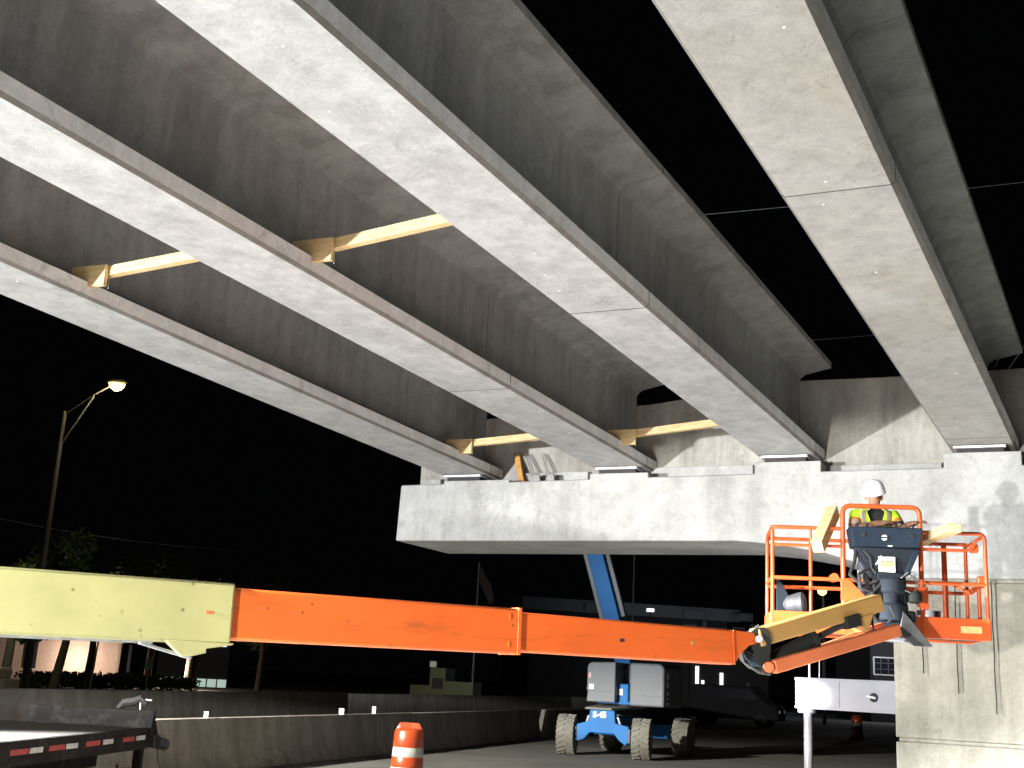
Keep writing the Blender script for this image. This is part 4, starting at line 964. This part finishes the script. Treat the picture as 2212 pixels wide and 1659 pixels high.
l = bpy.data.lights.new('street_lamp_light', 'POINT'); l.energy = 450; l.color = (1, .76, .36); l.shadow_soft_size = .3
o = bpy.data.objects.new('street_lamp_light', l); COL.objects.link(o); o.location = Lh + hd_ * .2 - UP * .45

# ------------------------------------------------------------------ far side of the road: trees, buildings, signs
def leaf_cloud(rnd, blobs, n, size):
    mb = MB()
    for k in range(n):
        c, r = blobs[rnd.randrange(len(blobs))]
        d = V((rnd.gauss(0, 1), rnd.gauss(0, 1), rnd.gauss(0, 1))).normalized() * (rnd.random() ** .45)
        q = V(c) + V((d.x * r[0], d.y * r[1], d.z * r[2])); a_ = V((rnd.gauss(0, 1), rnd.gauss(0, 1), rnd.gauss(0, 1))).normalized(); b_ = a_.orthogonal().normalized()
        s1 = size * rnd.uniform(.6, 1.5); s2 = s1 * .5
        i = [mb.p(q + a_ * s1), mb.p(q + b_ * s2), mb.p(q - a_ * s1), mb.p(q - b_ * s2)]; mb.face(i)
    return mb
def tree(loc, h, w, seed, label, n=2600, lean=0, leafy=True, low=.32):
    rnd = random.Random(seed); loc = V(loc)
    t = thing('tree', label, 'tree', loc, 'roadside trees behind the barriers')
    mb = MB(); top = loc + V((lean, 0, h * .55)); mid = loc + V((lean * .4 + .1, 0, h * .28))
    mb.tube([loc - UP * .1, mid, top], [.26, .2, .12], 9)
    blobs = []
    for k in range(7):
        a_ = rnd.uniform(0, 6.28); e = top + V((math.cos(a_) * w * rnd.uniform(.3, .8), math.sin(a_) * w * rnd.uniform(.3, .8), h * rnd.uniform(-.14, .32)))
        s_ = mid.lerp(top, rnd.uniform(.1, 1)); mb.tube([s_, s_.lerp(e, .5) + UP * .2, e], [.10, .06, .02], 6)
        blobs.append((e, (w * rnd.uniform(.3, .5), w * rnd.uniform(.3, .5), h * rnd.uniform(.10, .18))))
    build('trunk', mb, M['bark'], t)
    build('crown', leaf_cloud(rnd, blobs, n, .16), M['leaf'], t, smooth=0)
def gz(u, d): q = at(u, 1450, d); return V((q.x, q.y, 0))
def tl(u, d, h, w, seed, label, **k): tree(gz(u, d), h, w, seed, label, **k)
tl(10, 57, 7.5, 2.6, 1, 'leafy tree with lamplit green crown at the left edge of the picture', low=.1)
tl(118, 60, 8, 2.8, 2, 'forked dark tree just right of the street lamp pole', lean=.6)
tl(190, 66, 7.5, 2.4, 3, 'slim dark tree in front of the pale lit wall')
tl(262, 70, 8.5, 2.8, 4, 'dark tree at the right end of the pale lit wall')
tl(318, 75, 8.5, 2.8, 5, 'small pale-trunked tree left of the lit glass shopfront')
tl(405, 80, 9, 3.2, 6, 'dark tree standing between the two lit glass shopfronts')
tl(560, 85, 9, 3.4, 7, 'nearly invisible dark tree under the orange boom')
tl(1560, 95, 6, 3, 8, 'dark tree in front of the dim grey building right of the blue boom')
# hedge
rnd = random.Random(5); blobs = []
for k in range(26):
    blobs.append((gz(60 + k * 14, 62 + k * .55) + UP * .45, (.8, .5, .5)))
tag(build('hedge', leaf_cloud(rnd, blobs, 5200, .11), M['hedge'], smooth=0), 'low dark hedge along the foot of the pale lit wall', 'hedge')
tag(structure('verge', (lambda mb: (mb.face([mb.p(q) for q in (gz(-60, 52) + UP * .02, gz(330, 56) + UP * .02, gz(430, 74) + UP * .02, gz(-60, 66) + UP * .02)]), mb)[1])(MB()), M['hedge']))
def house(name, loc0, loc1, h, depth, mat, label, cat='building'):
    t = thing(name, label, cat, loc0); d = (V(loc1) - V(loc0)); L = d.length; x = d.normalized(); y = V((-x.y, x.x, 0))
    P_ = lambda a, b, c: V(loc0) + x * a + y * b + UP * c
    mb = MB(); mb.hull8([P_(0, 0, 0), P_(L, 0, 0), P_(L, depth, 0), P_(0, depth, 0), P_(0, 0, h), P_(L, 0, h), P_(L, depth, h), P_(0, depth, h)])
    build('wall', mb, mat, t); return t, P_, (x, y, UP), L
def pane(par, P_, ax, a0, a1, z0, z1, mat, nm='window', fr=None, off=-.05):
    mb = MB(); mb.box(P_((a0 + a1) / 2, off, (z0 + z1) / 2), (a1 - a0, .08, z1 - z0), ax)
    w_ = build(nm, mb, M[fr] if fr else M[mat], par)
    if fr:
        mb = MB(); mb.box(P_((a0 + a1) / 2, off - .045, (z0 + z1) / 2), ((a1 - a0) * .86, .02, (z1 - z0) * .86), ax); build('pane', mb, M[mat], w_)
    return w_
# pale lit house at left
t, P_, ax, L = house('low_building', gz(-30, 74), gz(262, 79), 3.1, 9, M['bwall'], 'low building with pale pink lamplit wall behind the trees at left')
l = bpy.data.lights.new('wall_light', 'POINT'); l.energy = 700; l.color = (1, .80, .66); l.shadow_soft_size = .2
o = bpy.data.objects.new('wall_light', l); COL.objects.link(o); o.location = P_(5.5, -1.8, 1.5)
o = o.copy(); COL.objects.link(o); o.location = P_(11.5, -1.8, 1.4)
l = bpy.data.lights.new('wall_light', 'POINT'); l.energy = 160; l.color = (.85, 1, .7); l.shadow_soft_size = .2
o = bpy.data.objects.new('wall_light', l); COL.objects.link(o); o.location = gz(-2, 54) + UP * 3.4
mb = MB(); mb.hull8([P_(-.6, -1.2, 3.1), P_(L + .6, -1.2, 3.1), P_(L + .6, 9, 3.1), P_(-.6, 9, 3.1), P_(-.6, -1.2, 3.35), P_(L + .6, -1.2, 3.35), P_(L + .6, 9, 4.8), P_(-.6, 9, 4.8)]); build('roof', mb, M['bdark'], t)
for a0 in (2.2, 8.3): pane(t, P_, ax, a0, a0 + .7, .9, 2.7, 'glassdark')
# lit glass fronts
for q_, (u0, u1, lb) in enumerate(((338, 412, 'lower left lit greenish glass front behind the trees'), (426, 492, 'right-hand lit greenish glass front under the yellow boom bracket'))):
    t, P_, ax, L = house('shopfront', gz(u0, 92), gz(u1, 93), 3.4, 8, M['bdark'], lb, 'shopfront')
    nw = 5 if q_ == 0 else 3
    for k in range(nw): pane(t, P_, ax, L * k / nw + .06, L * (k + 1) / nw - .06, .0, .60, 'lit', off=-.05)
    if q_: pane(t, P_, ax, L * .40, L * .52, 3.05, 3.15, 'litwhite'), pane(t, P_, ax, L * .72, L * .86, 3.1, 3.2, 'litwhite')
# distant buildings behind the middle
t, P_, ax, L = house('office_building', gz(1140, 118), gz(1570, 122), 9.9, 14, M['bdark'], 'long dim two-storey building behind the blue boom and right of it')
mb = MB(); mb.hull8([P_(-1, -1, 8.7), P_(L + 1, -1, 8.7), P_(L + 1, 15, 8.7), P_(-1, 15, 8.7), P_(-1, -1, 9.9), P_(L + 1, -1, 9.9), P_(L + 1, 15, 10.2), P_(-1, 15, 10.2)]); build('roof', mb, M['bgrey'], t)
for a0 in (5.8, 16.2, 21.5):
    pane(t, P_, ax, a0, a0 + 1.3, 5.6, 8.2, 'glassdark', fr='bgrey'); mb = MB(); mb.box(P_(a0 + 2.0, -.4, 6.8), (.35, .5, 3.6), ax); build('column', mb, M['bgrey'], t)
    mb = MB(); mb.box(P_(a0 + .6, -1.1, 9.2), (2.2, .3, .8), ax); build('roof_box', mb, M['bgrey'], t)
l = bpy.data.lights.new('facade_light', 'POINT'); l.energy = 150; l.color = (.8, .88, 1); l.shadow_soft_size = .3
o = bpy.data.objects.new('facade_light', l); COL.objects.link(o); o.location = P_(9, -9, 6.5)
o = o.copy(); COL.objects.link(o); o.location = P_(20, -8, 6.5)
t, P_, ax, L = house('office_building', gz(1880, 92), gz(2010, 92), 9.5, 10, M['bdark'], 'dark building with a white-framed gridded window beside the pier column')
w_ = pane(t, P_, ax, .2, 1.95, 3.5, 4.9, 'glassdark', fr='decal')
for k in (.33, .66):
    mb = MB(); mb.box(P_(.2 + 1.75 * k, -.15, 4.2), (.05, .04, 1.2), ax); build('glazing_bar', mb, M['bgrey'], w_)
    mb = MB(); mb.box(P_(1.07, -.15, 3.5 + 1.4 * k), (1.5, .04, .05), ax); build('glazing_bar', mb, M['bgrey'], w_)
l = bpy.data.lights.new('facade_light', 'POINT'); l.energy = 500; l.color = (.9, .92, 1); l.shadow_soft_size = .3
o = bpy.data.objects.new('facade_light', l); COL.objects.link(o); o.location = P_(1.0, -4, 6.0)
# bright shop between the blue lift and the boom tip
t, P_, ax, L = house('shopfront', gz(1470, 88), gz(1660, 88), 3.6, 8, M['bdark'], 'distant brightly lit shop right of the blue lift hoods', 'shopfront')
for a0, a1, z0, z1, m_ in ((1.1, 1.35, 0, 3.4, 'litwhite'), (1.55, 1.75, .4, 2.4, 'litwhite'), (2.0, 2.4, .2, 1.3, 'lit'), (2.9, 3.15, .2, 3.0, 'litwhite'), (3.1, 3.5, .2, 1.2, 'lit'), (4.4, 4.55, .4, 1.2, 'litwhite'), (4.9, 5.1, 1.4, 2.4, 'bgrey')):
    pane(t, P_, ax, a0, a1, z0, z1, m_)
# parked vehicles near the boom tip (faint)
def car(loc, az, label, mat):
    t = thing('parked_van', label, 'van', loc); x = V((math.cos(az), math.sin(az), 0)); y = V((-x.y, x.x, 0)); P_ = lambda a, b, c: V(loc) + x * a + y * b + UP * c
    pf = [(-2.3, .35), (-2.35, 1.0), (-2.1, 1.9), (-1.9, 2.0), (1.0, 2.0), (1.7, 1.25), (2.35, 1.05), (2.4, .35)]
    mb = MB(); mb.prism([P_(a, -.9, z) for a, z in pf], 0, off=y * 1.8); build('body', mb, M[mat], t, bev=.08, seg=3)
    for a in (-1.5, 1.5):
        for b_ in (-.85, .85): mb = MB(); mb.lathe([(.2, -.1), (.34, -.1), (.34, .1), (.2, .1)], P_(a, b_, .34), 20, y); build('wheel', mb, M['tyre_side'], t)
    mb = MB(); mb.prism([P_(a, -.915, z) for a, z in ((-1.8, 1.35), (-1.8, 1.85), (.9, 1.85), (1.35, 1.35))], 0, off=y * .02); build('side_window', mb, M['glassdark'], t)
    mb = MB(); mb.box(P_(2.42, -.6, .8), (.05, .3, .14), (x, y, UP)); build('headlight', mb, M['silver'], t)
    mb = MB(); mb.box(P_(2.42, .6, .8), (.05, .3, .14), (x, y, UP)); build('headlight', mb, M['silver'], t)
car(gz(1590, 62), R(-25), 'grey van parked in the dark below the boom tip', 'van')
# olive container truck under the boom
oc = gz(905, 58); t = thing('olive_container', 'dark olive machine housing beyond the barriers under the orange boom joint', 'container', oc)
ox = V((.985, -.17, 0)); oy_ = V((.17, .985, 0)); P_ = lambda a, b, c: oc + ox * a + oy_ * b + UP * c
mb = MB(); mb.prism([P_(-.4, 0, .55), P_(-.4, 0, 1.25), P_(.55, 0, 1.25), P_(.55, 0, 2.1), P_(1.35, 0, 2.1), P_(1.35, 0, 1.5), P_(2.75, 0, 1.5), P_(2.75, 0, .35)], 0, off=oy_ * 2.2); build('housing', mb, M['olive'], t, bev=.03)
mb = MB(); mb.box(P_(.95, -.03, 1.35), (.5, .05, .5), (ox, oy_, UP)); build('hatch', mb, M['bdark'], t)
mb = MB(); mb.box(P_(.75, -.2, 2.25), (.34, .2, .3), (ox, oy_, UP)); build('floodlamp', mb, M['silver'], t, bev=.03)
for a in (0, 2.2): mb = MB(); mb.lathe([(.2, -.15), (.36, -.15), (.36, .15), (.2, .15)], P_(a, .3, .36), 20, oy_); build('wheel', mb, M['tyre_side'], t)
# roadside sign, flag, poles
s0 = gz(320, 58); t = thing('road_sign', 'small grey road sign seen from behind at the far barrier', 'sign', s0)
mb = MB(); mb.tube([s0, s0 + UP * 1.9], .035, 8); build('post', mb, M['pole'], t)
mb = MB(); mb.box(s0 + UP * 1.55, (.40, .03, .50)); build('sign_panel', mb, M['pole'], t, bev=.01)
s0 = gz(199, 57); mb = MB(); mb.tube([s0, s0 + V((.12, 0, 2.6))], .04, 8); tag(build('marker_post', mb, M['pole']), 'leaning thin post in front of the lit wall', 'post')
f0 = gz(1022, 90); zt_ = at(1022, 1208, 90).z; t = thing('flagpole', 'thin white flagpole with a drooping grey flag left of the blue boom', 'flagpole', f0)
mb = MB(); mb.tube([f0, V((f0.x, f0.y, zt_))], [.09, .045], 8); build('pole', mb, M['plate'], t)
mb = MB(); pts = [(0, 0), (.2, -.05), (.5, -.7), (1.0, -1.4), (1.3, -2.6), (1.0, -2.9), (.6, -2.2), (.15, -1.3)]
mb.prism([V((f0.x, f0.y, zt_ - .3)) + rt * a + UP * b_ for a, b_ in pts], 0, off=V((0, .05, 0))); build('flag', mb, M['flag'], t)
p0 = gz(1364, 70); z1_ = at(1364, 1200, 70).z; mb = MB(); mb.tube([p0, V((p0.x, p0.y, z1_ + 1.5))], .045, 8)
tag(build('thin_mast', mb, M['pole']), 'thin grey mast standing right of the blue boom below the cap', 'mast')
# far sodium lamp seen through the basket
p0 = gz(1780, 75); q = at(1776, 1278, 75); t = thing('street_lamp', 'distant yellow lamp seen through the basket rails', 'street lamp', p0)
mb = MB(); mb.tube([p0, V((p0.x, p0.y, q.z + .3))], [.12, .07], 8); build('pole', mb, M['pole'], t)
mb = MB(); mb.lathe([(.05, -.25), (.25, -.12), (.30, .1), (.1, .2)], q, 14); build('lamp_lens', mb, M['lens'], t)
mb = MB(); mb.bar(q + UP * .2 + rt * .1, q + UP * .3 + rt * 1.0, .3, .2); build('lamp_head', mb, M['pole'], t)
# small far lights
for u, v, d, m_, lb in ((1405, 1318, 80, 'litwhite', 'small white lamp on a post right of the boom collar'), (147, 1204, 95, 'litwhite', 'left of two tiny bluish lights left above the yellow boom'), (172, 1203, 95, 'litwhite', 'right of two tiny bluish lights left above the yellow boom')):
    q = at(u, v, d); g_ = V((q.x, q.y, 0)); t = thing('area_light', lb, 'light', g_, 'small distant lights')
    mb = MB(); mb.tube([g_, q - UP * .1], .05, 6); build('pole', mb, M['bdark'], t)
    mb = MB(); mb.box(q, (.5 if d < 90 else .35, .3, .22 if d < 90 else .7)); build('lamp_head', mb, M[m_], t, bev=.04)
# bright vehicle corner at the left edge
c_ = gz(-22, 40); t = thing('service_truck', 'lit cream truck body cut off by the left edge behind the trailer', 'truck', c_)
mb = MB(); mb.box(c_ + V((-1.0, 1, .62)), (2.6, 2.0, .50)); build('body', mb, M['decal'], t, bev=.05)
mb = MB(); mb.box(c_ + V((-.6, 1, 1.05)), (1.3, 1.8, .35)); build('cab', mb, M['decal'], t, bev=.1)
for a in (-1.8, .0): mb = MB(); mb.lathe([(.1, -.1), (.3, -.1), (.3, .1), (.1, .1)], c_ + V((a, .05, .3)), 16, (0, 1, 0)); build('wheel', mb, M['tyre_side'], t)
l = bpy.data.lights.new('truck_light', 'SPOT'); l.energy = 4000; l.spot_size = R(40); l.spot_blend = .4; l.color = (1, .8, .5)
o = bpy.data.objects.new('truck_light', l); COL.objects.link(o); o.location = c_ + V((-3.5, -5, 2.2)); o.rotation_euler = (c_ + V((0, 0, .6)) - o.location).to_track_quat('-Z', 'Y').to_euler()
